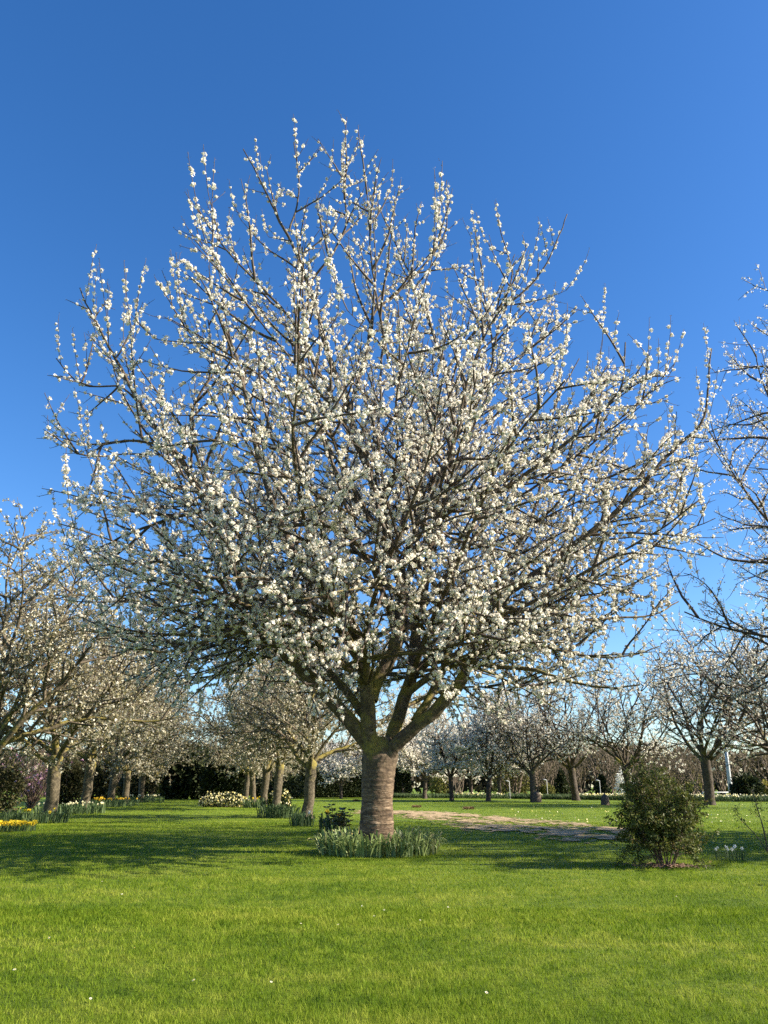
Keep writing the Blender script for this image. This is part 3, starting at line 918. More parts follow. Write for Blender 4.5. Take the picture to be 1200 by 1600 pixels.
M['hedge_leaf'] = leaf_mat('mid green shrub leaves', [(0.0, (0.030, 0.035, 0.014)), (0.6, (0.060, 0.062, 0.024)), (1.0, (0.11, 0.095, 0.040))], 0.25)
M['bush_leaf'] = leaf_mat('olive evergreen sprays', [(0.0, (0.040, 0.055, 0.012)), (0.5, (0.085, 0.105, 0.020)), (0.9, (0.165, 0.175, 0.038)), (1.0, (0.19, 0.13, 0.042))], 0.3, 0.55, 0.3)
M['shrub_leaf'] = leaf_mat('glossy shrub leaves', [(0.0, (0.018, 0.030, 0.012)), (1.0, (0.070, 0.095, 0.030))], 0.15, 0.35, 0.5)
M['gold_leaf'] = leaf_mat('golden evergreen leaves', [(0.0, (0.14, 0.13, 0.02)), (1.0, (0.30, 0.26, 0.06))], 0.3)
M['willow'] = leaf_mat('fresh willow leaves', [(0.0, (0.16, 0.16, 0.035)), (1.0, (0.26, 0.25, 0.07))], 0.4)
M['magnolia'] = leaf_mat('pink magnolia petals', [(0.0, (0.30, 0.14, 0.24)), (0.6, (0.50, 0.30, 0.42)), (1.0, (0.75, 0.58, 0.62))], 0.3)
M['stem'] = plain('shrub stem bark', (0.085, 0.055, 0.038), 0.85, var=0.4)
M['far_twig'] = plain('bare brown wood', (0.115, 0.088, 0.062), 0.9, var=0.35)
M['mulch'] = plain('bark mulch', (0.20, 0.12, 0.085), 0.9, var=0.6, scale=30)
M['metal'] = plain('galvanised metal', (0.42, 0.43, 0.44), 0.5, 0.6, var=0.15)
M['white_paint'] = plain('white painted metal', (0.45, 0.45, 0.44), 0.5, var=0.08)
M['stump'] = plain('weathered stump wood', (0.085, 0.062, 0.045), 0.95, var=0.5, scale=12, bump=0.8)
M['dry'] = leaf_mat('dry brown leaves', [(0.0, (0.10, 0.055, 0.03)), (1.0, (0.30, 0.20, 0.11))], 0.2)

def strap_leaf(h, reach, w, curl, twist):
    t = np.linspace(0, 1, 9)
    x = reach * t ** 1.7
    z = h * (1.55 * t - (0.55 + curl) * t ** 3.2)
    ww = w * np.interp(t, [0, 0.15, 0.7, 0.92, 1], [0.8, 1, 0.95, 0.6, 0.12]) * 0.5
    a = twist * t
    mb = MB()
    c = np.stack([x, 0 * t, z], -1)
    s = np.stack([-np.sin(a) * 0.3, np.cos(a), np.sin(a) * 0.5], -1)
    dip = np.stack([0 * t, 0 * t, -ww * 0.35], -1)
    V = np.concatenate([c - s * ww[:, None], c + dip, c + s * ww[:, None]])
    i = np.arange(8)
    mb.add(V, np.concatenate([np.stack([i, i + 9, i + 10, i + 1], -1), np.stack([i + 9, i + 18, i + 19, i + 10], -1)]))
    return mb
rng = np.random.default_rng(77)
LEAF = [strap_leaf(rng.uniform(0.30, 0.42), rng.uniform(0.06, 0.26), rng.uniform(0.028, 0.040), rng.uniform(-0.05, 0.55), rng.normal() * 0.6) for _ in range(14)]
LEAF_ME = [m.mesh('leaf', M['strap'], True) for m in LEAF]
def leaf_at(k, p, rz, s, tilt=0.0):
    V = np.concatenate(LEAF[k].v) * s
    ct, st = math.cos(tilt), math.sin(tilt)
    V = np.stack([V[:, 0] * ct + V[:, 2] * st, V[:, 1], V[:, 2] * ct - V[:, 0] * st], -1)
    c, s_ = math.cos(rz), math.sin(rz)
    return np.stack([V[:, 0] * c - V[:, 1] * s_, V[:, 0] * s_ + V[:, 1] * c, V[:, 2]], -1) + p
bed = thing('daffodil_bed', 'ring of arching grey-green daffodil leaves round the foot of the big tree', 'flower bed', (BASE[0], BASE[1], 0))
mb = MB()
cand = []
for k in range(1000):
    a = rng.random() * 2 * math.pi
    r = 0.42 + 0.72 * math.sqrt(rng.random())
    x, y = r * math.cos(a) * 1.02 + 0.03, r * math.sin(a) * 0.95
    cand.append((x, y, a + rng.normal() * 0.75, rng.uniform(0.75, 1.2), rng.normal() * 0.16 + 0.1, int(rng.integers(14))))
cand.sort(key=lambda c: c[1])
for q, (x, y, rz, s_, tl, k) in enumerate(cand):
    if q < 300:
        o = link('leaf', LEAF_ME[k], bed)
        o.location = (x, y, 0)
        o.rotation_euler = (0, tl, rz)
        o.scale = (s_, s_, s_)
    else:
        mb.add(leaf_at(k, np.array([x, y, 0]), rz, s_, tl), np.concatenate(LEAF[k].q))
tag(mb.build('leaves', M['strap'], bed, True), kind='stuff')

def flower(mb, p, r, face, mi):
    """six tepals and a short trumpet"""
    f = unit(np.asarray(face, float))
    u = unit(np.cross(f, [0.1, 0.2, 1.0])); v = np.cross(f, u)
    for k in range(6):
        a = k * math.pi / 3
        d = u * math.cos(a) + v * math.sin(a); e = -u * math.sin(a) + v * math.cos(a)
        mb.add([p, p + d * r * 0.55 + e * r * 0.3, p + d * r + f * r * 0.1, p + d * r * 0.55 - e * r * 0.3], [(0, 1, 2, 3)], None, mi)
    a = np.arange(6) * math.pi / 3
    c0 = p + (u * np.cos(a)[:, None] + v * np.sin(a)[:, None]) * r * 0.22
    c1 = p + f * r * 0.55 + (u * np.cos(a)[:, None] + v * np.sin(a)[:, None]) * r * 0.34
    mb.add(np.vstack([c0, c1]), [(k, (k + 1) % 6, 6 + (k + 1) % 6, 6 + k) for k in range(6)], None, mi)

def clump(name, label, cat, pos, rx, ry, n, hs, flowers, fmat, fr=0.045, group=None, leafmat='strap_far', fz=1.0, seed=0):
    rng = np.random.default_rng(seed + 900)
    t = thing(name, label, cat, pos, 0, group)
    mb = MB()
    for k in range(n):
        a = rng.random() * 6.28; r = math.sqrt(rng.random())
        q = int(rng.integers(14))
        mb.add(leaf_at(q, np.array([rx * r * math.cos(a), ry * r * math.sin(a), 0]), a + rng.normal() * 0.9, hs * rng.uniform(0.75, 1.2), rng.normal() * 0.12), np.concatenate(LEAF[q].q))
    tag(mb.build('leaves', M[leafmat], t, True), kind='stuff')
    if flowers:
        for k in range(flowers):
            a = rng.random() * 6.28; r = math.sqrt(rng.random()) * 0.95
            mb = MB()
            p = np.array([rx * r * math.cos(a), ry * r * math.sin(a), 0.42 * hs * fz * rng.uniform(0.85, 1.15)])
            flower(mb, p, fr * rng.uniform(0.8, 1.2), (rng.normal() * 0.7, -1, 0.2), 0)
            tube(mb, [p * [1, 1, 0], p], 0.005, 3, mi=1)
            mb.build('flower', [M[fmat], M[leafmat]], t)
    return t

G_C = 'daffodil clumps along the avenue'
clump('daffodil_clump', 'leafy daffodil clump at the foot of the second tree behind', 'plant', ground(436, 1277), 0.9, 1.1, 320, 1.25, 0, None, group=G_C, seed=1)
clump('daffodil_clump', 'small daffodil clump with one white flower before the nearer forked tree', 'plant', ground(472, 1291), 0.42, 0.4, 130, 1.05, 1, 'white_petal', 0.06, group=G_C, seed=2)
clump('daffodil_clump', 'far daffodil clump with yellow flowers by the third tree behind', 'plant', ground(398, 1262), 0.75, 0.8, 160, 1.3, 6, 'yellow', 0.06, group=G_C, seed=3)
clump('daffodil_clump', 'dark leaved daffodil clump with a single yellow flower behind the big trunk', 'plant', ground(520, 1300), 0.4, 0.4, 110, 1.15, 2, 'yellow', 0.09, group=G_C, seed=4)
clump('narcissus_clump', 'small clump of white narcissi on the lawn right of the bush', 'plant', ground(1140, 1345), 0.30, 0.2, 40, 0.48, 9, 'white_petal', 0.030, seed=5, fz=1.0)
G_B = 'flower beds edging the left avenue'
clump('daffodil_bed', 'bright yellow low flowers in the bed at the left photo edge', 'flower bed', ground(14, 1299), 0.75, 0.5, 160, 0.6, 70, 'yellow', 0.07, group=G_B, seed=6, fz=0.9)
clump('daffodil_bed', 'bed of tall green daffodil leaves left of the second avenue tree', 'flower bed', ground(36, 1286), 1.6, 1.1, 420, 1.05, 8, 'yellow', 0.06, group=G_B, seed=7)
clump('daffodil_bed', 'bed of pale yellow narcissi between second and third avenue trees', 'flower bed', ground(108, 1271), 1.6, 2.0, 420, 1.1, 40, 'pale_yellow', 0.055, group=G_B, seed=8)
clump('daffodil_bed', 'bed of orange and yellow flowers beyond the third avenue tree', 'flower bed', ground(172, 1260), 1.7, 3.0, 380, 1.15, 34, 'orange', 0.07, group=G_B, seed=9)
clump('daffodil_bed', 'pale far end of the left avenue flower bed', 'flower bed', ground(226, 1253), 1.5, 2.5, 260, 1.2, 30, 'pale_yellow', 0.07, group=G_B, seed=10)

# ------------------------------------------------------------------ shrubs, hedges, conifers
def lump(rng, n, c, r, inner=0.55, rough=0.35, seed=0, zmin=0.05):
    """points through a lumpy ellipsoid, thicker near its surface; returns points and outward directions"""
    d = unit(rng.normal(size=(n, 3)))
    az, el = np.arctan2(d[:, 1], d[:, 0]), np.arcsin(d[:, 2])
    k = 1 + rough * (fbm(az * 1.6 + 9, el * 2.2 + 5, seed, 3) - 0.5) * 2
    s = (inner + (1 - inner) * rng.random(n)) * k
    p = np.asarray(c) + d * s[:, None] * np.asarray(r)
    ok = p[:, 2] > zmin
    return p[ok], d[ok]

def foliage_thing(name, label, cat, pos, blobs, n, lw, ll, mat, seed, stems=3, stem_r=0.03, group=None, flowers=None, droop=0.0):
    rng = np.random.default_rng(seed)
    t = thing(name, label, cat, pos, 0, group)
    mb = MB()
    for b, (c, r) in enumerate(blobs):
        p, d = lump(rng, n, c, r, seed=seed + b)
        leaf_quads(mb, rng, p, d + rng.normal(size=p.shape) * 0.7 - np.array([0, 0, droop]), lw * rng.uniform(0.7, 1.3, len(p)), ll * rng.uniform(0.7, 1.3, len(p)))
    tag(mb.build('foliage', M[mat], t), kind='stuff')
    for k in range(stems):
        c, r = blobs[k % len(blobs)]
        e = np.array(c) + rng.normal(size=3) * np.array(r) * 0.35
        s = np.array([c[0] * 0.6 + rng.normal() * 0.05, c[1] * 0.6 + rng.normal() * 0.05, 0.0])
        P, _ = resample([s, (s + e) / 2 + rng.normal(size=3) * 0.04, e], 0.2)
        mb = MB(); tube(mb, P, np.linspace(stem_r, stem_r * 0.4, len(P)), 6)
        mb.build('stem', M['stem'], t, True)
    if flowers:
        fm, fn, fs = flowers
        mb = MB()
        for b, (c, r) in enumerate(blobs):
            p, d = lump(rng, fn, c, np.array(r) * 1.03, inner=0.93, seed=seed + b)
            scatter_quads(mb, rng, p, fs, fs, N=d * 2)
            scatter_quads(mb, rng, p + d * fs * 0.2, fs, fs, N=d * 0.6)
        tag(mb.build('flowers', M[fm], t), kind='stuff')
    return t

def evergreen(px0, px1, ptop, pbase, label, name='evergreen_shrub', mat='evergreen', n=2600, seed=0, cat='shrub', group=None, cone=False, leaf=0.22, flowers=None):
    g = ground((px0 + px1) / 2, pbase)
    w = (px1 - px0) * g[1] / FPX * 0.5 / 0.95
    h = at((px0 + px1) / 2, ptop, g[1])[2]
    if cone:
        bl = [((0, 0, h * a), (w * b, w * b, h * 0.22)) for a, b in ((0.18, 1.0), (0.36, 0.85), (0.55, 0.62), (0.72, 0.42), (0.86, 0.2))]
    else:
        rr = np.random.default_rng(seed + 5)
        bl = [((0, 0, h * 0.5), (w * 0.8, w * 0.7, h * 0.5)), ((-w * 0.5, 0.1 * w, h * 0.36), (w * 0.5, w * 0.5, h * 0.4)), ((w * 0.5, -0.1 * w, h * (0.3 + 0.12 * rr.random())), (w * 0.5, w * 0.5, h * 0.42))]
    return foliage_thing(name, label, cat, g, bl, n // len(bl), leaf * 0.5, leaf, mat, seed, 2, 0.06, group, flowers)

evergreen(255, 330, 1158, 1249, 'dark evergreen tree closing the far end of the avenue', 'conifer_tree', n=5000, seed=41, cat='tree', leaf=0.55)
evergreen(318, 380, 1172, 1250, 'lower dark evergreen right of the tall one at the avenue end', 'conifer_tree', n=4000, seed=42, cat='tree', leaf=0.5)
evergreen(244, 276, 1178, 1247, 'golden green evergreen glowing left of the dark avenue evergreens', 'conifer_tree', 'gold_leaf', 2600, 43, 'tree', leaf=0.45)
evergreen(314, 386, 1238, 1261, 'low rounded shrub covered in cream white flowers at the avenue end', 'flowering_shrub', 'evergreen', 2400, 44, leaf=0.13, flowers=('pale_yellow', 170, 0.085))
G_S = 'evergreen shrubs behind the left avenue trees'
evergreen(-60, 28, 1170, 1272, 'brown green shrub behind the bed at the left photo edge', mat='hedge_leaf', seed=51, n=3200, group=G_S, leaf=0.2)
evergreen(84, 122, 1180, 1264, 'dark shrub between the second and third avenue trunks', mat='hedge_leaf', seed=52, n=2600, group=G_S, leaf=0.22)
evergreen(136, 178, 1188, 1257, 'dark green shrub right of the third avenue trunk', mat='hedge_leaf', seed=53, n=2600, group=G_S, leaf=0.26)
evergreen(186, 240, 1196, 1250, 'dark shrub behind the far trunks of the left avenue', mat='hedge_leaf', seed=54, n=2600, group=G_S, leaf=0.35)
evergreen(384, 470, 1190, 1248, 'dark shrubbery behind the trunks of the middle row', seed=55, n=3400, group='evergreen shrubs behind the middle row', leaf=0.4)
evergreen(420, 452, 1232, 1262, 'small shrub with cream flowers behind the second middle tree', 'flowering_shrub', 'shrub_leaf', 1400, 56, leaf=0.16, flowers=('pale_yellow', 60, 0.10))
G_K = 'small conifers before the far wood'
evergreen(868, 890, 1206, 1245, 'small dark conical conifer between the two dark cherry trunks', 'conifer_tree', seed=61, n=2200, cat='tree', group=G_K, cone=True, leaf=0.35)
evergreen(932, 952, 1214, 1246, 'small dark conifer left of the evergreen bush near a lamp', 'conifer_tree', seed=62, n=2000, cat='tree', group=G_K, cone=True, leaf=0.35)
evergreen(1150, 1190, 1208, 1252, 'dark green shrub behind the sapling at the right', 'evergreen_shrub', seed=63, n=2600, group='shrubs by the far border', leaf=0.35)
evergreen(1184, 1216, 1222, 1250, 'ochre brown rounded shrub at the far right edge', 'evergreen_shrub', 'gold_leaf', 1500, 64, group='shrubs by the far border', leaf=0.3)
evergreen(846, 866, 1224, 1246, 'low yellow green shrub beside the white lamp', 'evergreen_shrub', 'willow', 1300, 65, group='shrubs by the far border', leaf=0.25)
evergreen(966, 992, 1196, 1247, 'small white flowering tree left of the evergreen bush', 'flowering_shrub', 'white_petal', 700, 66, leaf=0.3)

# magnolia
g = ground(48, 1263)
rng = np.random.default_rng(9)
mag = thing('magnolia_tree', 'purple pink magnolia in bloom behind the left bed', 'tree', g)
mb = MB(); ends = []
for k in range(26):
    a = rng.random() * 6.28; e = R(rng.uniform(45, 85))
    P = grow(rng, np.array([rng.normal() * 0.1, rng.normal() * 0.1, 0.0]), np.array([math.cos(a) * math.cos(e), math.sin(a) * math.cos(e), math.sin(e)]), rng.uniform(2.4, 4.0), 0.3, 0.08, 0.03)
    tube(mb, P, np.linspace(0.035, 0.010, len(P)), 4)
    out = []
    side_branches(rng, P, 0.22, 0.15, lambda f, L: 0.8, R(45), 0.1, 0.08, None, 0.25, out)
    for b, f in out:
        tube(mb, b, np.linspace(0.012, 0.006, len(b)), 3, cap=False); ends.append(b[-1])
mb.build('branches', M['stem'], mag)
mb = MB()
E = np.array(ends)
blossom(mb, rng, E[::2], np.tile([[0, 0, 1.0]], (len(E[::2]), 1)), np.full(len(E[::2]), 0.06), 5, 0.10)
tag(mb.build('blossom', M['magnolia'], mag), kind='stuff')

# clipped dark hedge
ga, gb = ground(432, 1247), ground(642, 1246)
hg = thing('hedge', 'tall dark clipped hedge behind the white cherry and big trunk', 'hedge', (0, 0, 0))
rng = np.random.default_rng(12)
n = 26000
f = rng.random(n)
hh = at(500, 1198, ga[1])[2]
p = ga[None] + (gb - ga)[None] * f[:, None]
p[:, 1] += 1.2 + rng.choice([-0.75, 0.0, 0.75], n, p=[0.6, 0.3, 0.1]) + rng.normal(size=n) * 0.09
p[:, 2] = hh * (1 - rng.random(n) ** 1.2) * (0.93 + 0.14 * noise2(f * 40, f * 0, 4))
mb = MB()
leaf_quads(mb, rng, p, np.array([0, -0.8, 0.3]) + rng.normal(size=p.shape) * 0.7, 0.16, 0.30)
tag(mb.build('foliage', M['evergreen'], hg), kind='stuff')
for k in range(8):
    q = ga + (gb - ga) * (k + 0.5) / 8
    mb = MB(); tube(mb, [[q[0], q[1] + 1.2, 0], [q[0] + 0.1, q[1] + 1.25, hh * 0.8]], [0.08, 0.03], 6)
    mb.build('stem', M['stem'], hg)

# ------------------------------------------------------------------ evergreen bush, sapling, small shrub
g = ground(1040, 1354)
HB = at(1040, 1190, g[1])[2]
bush = thing('evergreen_bush', 'loose olive green evergreen bush with bare stems on the right of the lawn', 'bush', g)
rng = np.random.default_rng(31)
fol, st_ = MB(), []
sp, sd = [], []
for k in range(13):
    a = k * 2.4 + rng.normal() * 0.3; e = R(rng.uniform(50, 88))
    d = np.array([math.cos(a) * math.cos(e), math.sin(a) * math.cos(e), math.sin(e)])
    L = HB * (0.96 if e > R(78) else rng.uniform(0.72, 0.92))
    P = grow(rng, np.array([math.cos(a) * 0.09, math.sin(a) * 0.09, -0.02]), d, L, 0.1, 0.05, 0.035)
    mb = MB(); tube(mb, P, np.linspace(0.012, 0.004, len(P)), 6)
    mb.build('stem', M['stem'], bush, True)
    out = []
    side_branches(rng, P, 0.036, 0.14, lambda f, L: 0.66 * (1.0 - 0.62 * f) * (0.5 + 0.95 * noise2(np.array(f * 5.0), np.array(k * 3.7), 4)), R(62), 0.10, 0.0, None, 0.06, out)
    for b, f in out:
        st_.append(b)
        spots(rng, b, 0.023, 0.25 if f > 0.35 else 0.5, 0.0, sp, sd, 0.02)
mb = MB()
for b in st_:
    tube(mb, b, np.linspace(0.005, 0.0025, len(b)), 3, cap=False)
tag(mb.build('twigs', M['stem'], bush), kind='stuff')
sp, sd = np.array(sp), np.array(sd)
print('bush', len(sp))
S = np.repeat(sp, 4, 0)
S = S + rng.normal(size=S.shape) * 0.018
leaf_quads(fol, rng, S, np.repeat(sd, 4, 0) * 0.6 + rng.normal(size=S.shape) * 0.7 - np.array([0, 0, 0.25]), 0.022 * rng.uniform(0.7, 1.3, len(S)), 0.058 * rng.uniform(0.7, 1.4, len(S)))
tag(fol.build('foliage', M['bush_leaf'], bush), kind='stuff')

mu = MB()
rng = np.random.default_rng(3)
q = np.stack([rng.normal(size=500) * 0.22, rng.normal(size=500) * 0.16 - 0.03, 0.012 + rng.random(500) * 0.02], -1)
scatter_quads(mu, rng, q, 0.03, 0.045, N=np.tile([[0, 0, 2.0]], (500, 1)))
o = mu.build('mulch_patch', M['mulch']); o.location = g
tag(o, 'patch of reddish bark chips under the evergreen bush', kind='stuff')

g = ground(1200, 1332)
sap = thing('sapling', 'thin leafy sapling with pale stems at the right photo edge', 'sapling', g)
rng = np.random.default_rng(8)
lv, ld = [], []
for tgt, bend in (((1168, 1232), 0.05), ((1182, 1238), -0.03), ((1150, 1262), 0.1), ((1205, 1236), 0.0), ((1220, 1250), 0.0)):
    e = at(*tgt, g[1]) - g + np.array([0, rng.normal() * 0.15, 0])
    P, L = resample([np.zeros(3), e * 0.35 + np.array([0.02, 0, 0.02]), e * 0.7 + np.array([0, bend, 0.04]), e], 0.06)
    mb = MB(); tube(mb, P, np.linspace(0.012, 0.004, len(P)), 6)
    mb.build('stem', M['twig_pale'], sap, True)
    out = []
    side_branches(rng, P, 0.10, 0.45, lambda f, L: 0.22, R(50), 0.1, 0.0, None, 0.06, out)
    for b, f in out:
        mb = MB(); tube(mb, b, np.linspace(0.004, 0.002, len(b)), 3); mb.build('twig', M['twig_pale'], sap)
        spots(rng, b, 0.025, 0.2, 0.0, lv, ld, 0.01)
    spots(rng, P, 0.03, 0.6, 0.0, lv, ld, 0.015)
mb = MB()
lv, ld = np.array(lv), np.array(ld)
leaf_quads(mb, rng, lv, ld - np.array([0, 0, 0.5]), 0.02, 0.065)
tag(mb.build('foliage', leaf_mat('sapling leaves', [(0.0, (0.05, 0.07, 0.02)), (1.0, (0.15, 0.16, 0.05))], 0.35), sap), kind='stuff')

g = ground(528, 1303)
rh = thing('rhododendron', 'low shrub with dark glossy leaves just behind the daffodil ring', 'shrub', g)
rng = np.random.default_rng(14)
lf = MB()
for k in range(16):
    a = rng.random() * 6.28
    e = np.array([math.cos(a) * rng.uniform(0.1, 0.55), math.sin(a) * 0.25, rng.uniform(0.3, 0.75)])
    P, L = resample([np.array([e[0] * 0.2, 0, 0]), e * [0.7, 0.7, 0.5], e], 0.08)
    mb = MB(); tube(mb, P, np.linspace(0.012, 0.006, len(P)), 5); mb.build('stem', M['stem'], rh)
    for w in range(3):
        c = P[-1 - w * 2] if len(P) > w * 2 + 1 else P[-1]
        C = np.tile(c, (9, 1))
        b = np.arange(9) * 0.7
        leaf_quads(lf, rng, C, np.stack([np.cos(b), np.sin(b), 0.35 + 0 * b], -1), 0.045, 0.13)
tag(lf.build('foliage', M['shrub_leaf'], rh), kind='stuff')

# ------------------------------------------------------------------ narcissus border along the far edge
rng = np.random.default_rng(18)
brd = thing('narcissus_border', 'long border of narcissi with cream and yellow flowers along the far lawn edge', 'flower bed', (0, 0, 0))
gp = [ground(*q) for q in ((560, 1246), (640, 1247.2), (800, 1248.5), (900, 1250), (1000, 1251), (1100, 1252.5), (1320, 1254))]
n = 15000
t = rng.random(n)
bx = np.interp(t, np.linspace(0, 1, len(gp)), [q[0] for q in gp]); by = np.interp(t, np.linspace(0, 1, len(gp)), [q[1] for q in gp])
by = by + rng.random(n) * 2.2
mb = MB()
leaf_quads(mb, rng, np.stack([bx, by, 0 * bx], -1), np.array([0, 0, 1.0]) + rng.normal(size=(n, 3)) * 0.25, 0.06, rng.uniform(0.35, 0.65, n))
tag(mb.build('leaves', M['strap_far'], brd), kind='stuff')
k = rng.choice(n, 1700, replace=False)
k = k[noise2(bx[k] * 0.5, 0 * bx[k], 6) > 0.35]
mb = MB()
pf = np.stack([bx[k], by[k], rng.uniform(0.4, 0.62, len(k))], -1)
scatter_quads(mb, rng, pf, 0.10, 0.10, N=np.tile([[0, -1.5, 0.4]], (len(k), 1)))
tag(mb.build('flowers', M['pale_yellow'], brd), kind='stuff')

# scattered flowers in the far grass
mb = MB()
p = []
for _ in range(130):
    q = ground(rng.uniform(800, 1190), rng.uniform(1258, 1290))
    p.append(q + np.array([0, 0, 0.09]))
scatter_quads(mb, rng, np.array(p), 0.045, 0.045, N=np.tile([[0, -0.6, 1.0]], (len(p), 1)))
tag(mb.build('wild_primroses', M['pale_yellow']), 'tiny pale yellow flowers sprinkled in the far grass', kind='stuff')

# ------------------------------------------------------------------ far wood
rng = np.random.default_rng(40)
wood, wleaf, olive = MB(), [], []
def bare(x, y, H):
    az = rng.random() * 6.28
    for k in range(11):
        e = R(rng.uniform(50, 86)); az += 2.4
        d = np.array([math.cos(az) * math.cos(e), math.sin(az) * math.cos(e), math.sin(e)])
        P = grow(rng, np.array([x + rng.normal() * 0.4, y + rng.normal() * 0.4, 0.0]), d, H * rng.uniform(0.65, 1.05), H / 7, 0.09, 0.05)
        tube(wood, P, np.linspace(0.10, 0.02, len(P)), 3, cap=False)
        out = []
        side_branches(rng, P, H / 11, 0.2, lambda f, L: 0.32 * H * (1 - 0.5 * f), R(40), 0.12, 0.08, None, H / 8, out)
        for b, f in out:
            tube(wood, b, np.linspace(0.045, 0.018, len(b)), 3, cap=False)
            olive.append(b[-1]); olive.append(b[len(b) // 2])
for k in range(64):
    y = rng.uniform(96, 135)
    x = rng.uniform(-0.62, 0.62) * y
    bare(x, y, rng.uniform(6.0, 9.0) * y / 110)
o = wood.build('far_wood', M['far_twig']); tag(o, 'brown leafless wood in the distance behind the lawn', kind='stuff')
olive = np.array(olive)
mb = MB()
k = noise2(olive[:, 0] * 0.09, 0 * olive[:, 0], 13) > 0.30
C = np.repeat(olive[k], 4, 0); C = C + rng.normal(size=C.shape) * 0.5
C = C[C[:, 2] > 0.1]
nb = 17000
yb = rng.uniform(140, 155, nb); xb = rng.uniform(-0.75, 0.75, nb) * yb
zb = rng.random(nb) ** 0.9 * (4.6 + 4.2 * fbm(xb * 0.12, 0 * xb, 55, 3))
B = np.stack([xb, yb, zb + 0.1], -1)
leaf_quads(mb, rng, C, rng.normal(size=C.shape) + [0, 0, 0.5], 0.10, 0.26)
leaf_quads(mb, rng, B, rng.normal(size=B.shape) * 0.6 + [0, 0, 0.8], 0.75, 1.6)
tag(mb.build('far_leaves', leaf_mat('far budding leaves', [(0.0, (0.045, 0.036, 0.025)), (0.6, (0.075, 0.062, 0.030)), (1.0, (0.11, 0.098, 0.036))], 0.35)), 'thin olive haze of opening leaves on the distant wood', kind='stuff')
G_W = 'willows before the far wood'
evergreen(770, 830, 1178, 1244, 'yellow green willow bush behind the white lamp', 'willow_bush', 'willow', 2200, 71, 'bush', G_W, leaf=0.3)
evergreen(1050, 1110, 1196, 1243, 'ochre willow bush behind the broad dark cherry', 'willow_bush', 'willow', 1400, 72, 'bush', G_W, leaf=0.3)
evergreen(672, 700, 1200, 1243, 'pale green bush between far white cherry trunks', 'willow_bush', 'willow', 1100, 73, 'bush', G_W, leaf=0.3)

# ------------------------------------------------------------------ lamps, mast, railing, stumps
def lamp(px, ptop, pbase, label, seed):
    g = ground(px, pbase)
    g = g * (88.0 / g[1]); 
    h = at(px, ptop, g[1])[2]
    t = thing('lamp_post', label, 'lamp', (g[0], g[1], 0), 0, 'white lamp posts beyond the border')
    mb = MB(); tube(mb, [[0, 0, 0], [0, 0, h * 0.5], [0, 0, h - 0.12]], [0.042, 0.036, 0.033], 8); mb.build('post', M['white_paint'], t, True)
    mb = MB(); tube(mb, [[0.04, 0, h - 0.10], [-0.15, 0, h - 0.04], [-0.35, 0, h]], [0.04, 0.07, 0.06], 8); mb.build('lamp_head', M['white_paint'], t, True)
lamp(797, 1220, 1247, 'white lamp post between the white and dark cherries', 1)
lamp(856, 1218, 1247, 'white lamp post just right of the stumped cherry', 2)
lamp(939, 1219, 1247, 'white lamp post beside the small conifer', 3)
Y_ = 90.0
b0, b1 = at(1143, 1247, Y_), at(1131, 1145, Y_)
ms = thing('mast', 'tall thin grey mast leaning left beyond the broad dark cherry', 'mast', (b0[0], b0[1], 0))
d = b1 - b0; d[2] = b1[2]
mb = MB(); tube(mb, [[0, 0, 0], d * 0.5, d], [0.28, 0.22, 0.14], 8); mb.build('pole', M['metal'], ms, True)
mb = MB(); tube(mb, [[0, 0, 0], [0, 0, 0.25]], [0.5, 0.45], 10); mb.build('base', M['metal'], ms)
Y_ = 80.0
a0, a1 = at(1098, 1238, Y_), at(1146, 1238, Y_)
rl = thing('railing', 'low grey metal railing beside the foot of the mast', 'railing', (a0[0], Y_, 0))
w = a1[0] - a0[0]; h = a0[2]
mb = MB(); tube(mb, [[0, 0, h], [w, 0, h]], 0.05, 6); mb.build('rail', M['metal'], rl)
mb = MB(); tube(mb, [[0, 0, h * 0.5], [w, 0, h * 0.5]], 0.04, 6); mb.build('rail', M['metal'], rl)
for k in range(5):
    mb = MB(); tube(mb, [[w * k / 4, 0.08, 0], [w * k / 4, 0.08, h]], 0.05, 6); mb.build('post', M['metal'], rl)

def stump(px, py, wpx, hpx, label, seed):
    rng = np.random.default_rng(seed)
    g = ground(px, py)
    s = g[1] / FPX
    r = wpx * s * 0.5; h = hpx * s
    t = thing('tree_stump', label, 'stump', g, 0, 'stumps at the far lawn edge')
    mb = MB(); z = np.linspace(-0.03, h, 7)
    tube(mb, np.stack([0 * z, 0 * z, z], -1), r * np.interp(z / h, [0, 0.4, 0.8, 1], [1.1, 1.0, 0.95, 0.8]), 12, bump=0.25, rng=rng)
    mb.build('bark', M['stump'], t)
    mb = MB(); tube(mb, [[0, 0, h - 0.01], [0, 0, h + 0.02]], [r * 0.72, r * 0.7], 12); mb.build('cut_top', M['far_twig'], t)
stump(839, 1253.5, 13, 11, 'round dark stump against the foot of a far cherry', 1)
stump(946, 1258, 12, 12, 'dark sawn stump standing alone left of the bush', 2)

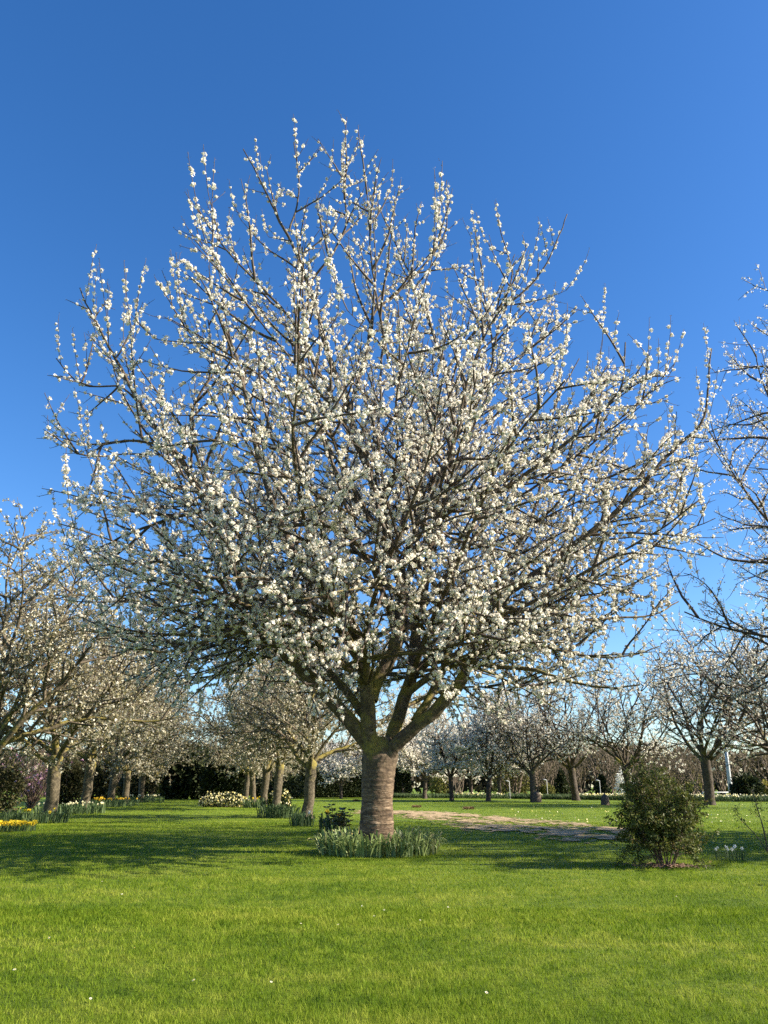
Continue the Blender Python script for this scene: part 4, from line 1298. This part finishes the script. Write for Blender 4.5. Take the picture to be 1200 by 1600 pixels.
def dry_clump(px, py, wpx, label, seed):
    g = ground(px, py); r = wpx * g[1] / FPX * 0.5
    rng = np.random.default_rng(seed)
    n = 260
    mb = MB(); a = rng.random(n) * 6.28; q = np.sqrt(rng.random(n)) * r
    p = np.stack([q * np.cos(a), q * np.sin(a), rng.random(n) * r * 0.35], -1)
    leaf_quads(mb, rng, p, np.stack([np.cos(a) * 0.6, np.sin(a) * 0.6, 0.6 + 0 * a], -1) + rng.normal(size=p.shape) * 0.3, r * 0.12, r * 0.45)
    o = mb.build('dry_weed_clump', M['dry']); o.location = g
    tag(o, label, 'weed clump', 'dry weed clumps on the far lawn')
dry_clump(651, 1262, 12, 'brown dry weed clump right of the big trunk above the track', 1)
dry_clump(732, 1265, 14, 'flat brown dry weed clump further along above the track', 2)
dry_clump(557, 1252, 9, 'reddish brown dry clump just left of the big trunk', 3)

# ------------------------------------------------------------------ daisies in the near lawn
rng = np.random.default_rng(6)
def daisy_mesh():
    mb = MB()
    p = np.array([0, 0, 0.055])
    for k in range(10):
        a = k * 0.628; d = np.array([math.cos(a), math.sin(a), 0.15]); e = np.array([-math.sin(a), math.cos(a), 0])
        mb.add([p + d * 0.003, p + d * 0.012 + e * 0.003, p + d * 0.015, p + d * 0.012 - e * 0.003], [(0, 1, 2, 3)])
    return mb.mesh('petals', M['white_petal'])
pet = daisy_mesh()
mb = MB(); tube(mb, [[0, 0, 0.052], [0, 0, 0.058], [0, 0, 0.060]], [0.004, 0.005, 0.002], 8); cen = mb.mesh('centre', M['yellow'])
mb = MB(); tube(mb, [[0, 0, 0], [0.003, 0, 0.053]], 0.0012, 4); stm = mb.mesh('stalk', M['blade'])
for px, py in [(212, 1488), (140, 1568), (22, 1525), (80, 1471), (469, 1449), (529, 1451), (306, 1541), (422, 1542), (190, 1401), (160, 1381), (602, 1427), (656, 1442), (700, 1423), (566, 1419), (585, 1437), (758, 1560), (1058, 1405)]:
    g = ground(px, py)
    t = thing('daisy', 'tiny white daisy in the mown grass', 'daisy', g, rng.random() * 6, 'daisies in the near lawn')
    t.rotation_euler = (rng.uniform(0.2, 0.7), 0, rng.normal() * 0.5)
    s = rng.uniform(0.5, 0.8); t.scale = (s, s, s)
    link('petals', pet, t); link('centre', cen, t); link('stalk', stm, t)
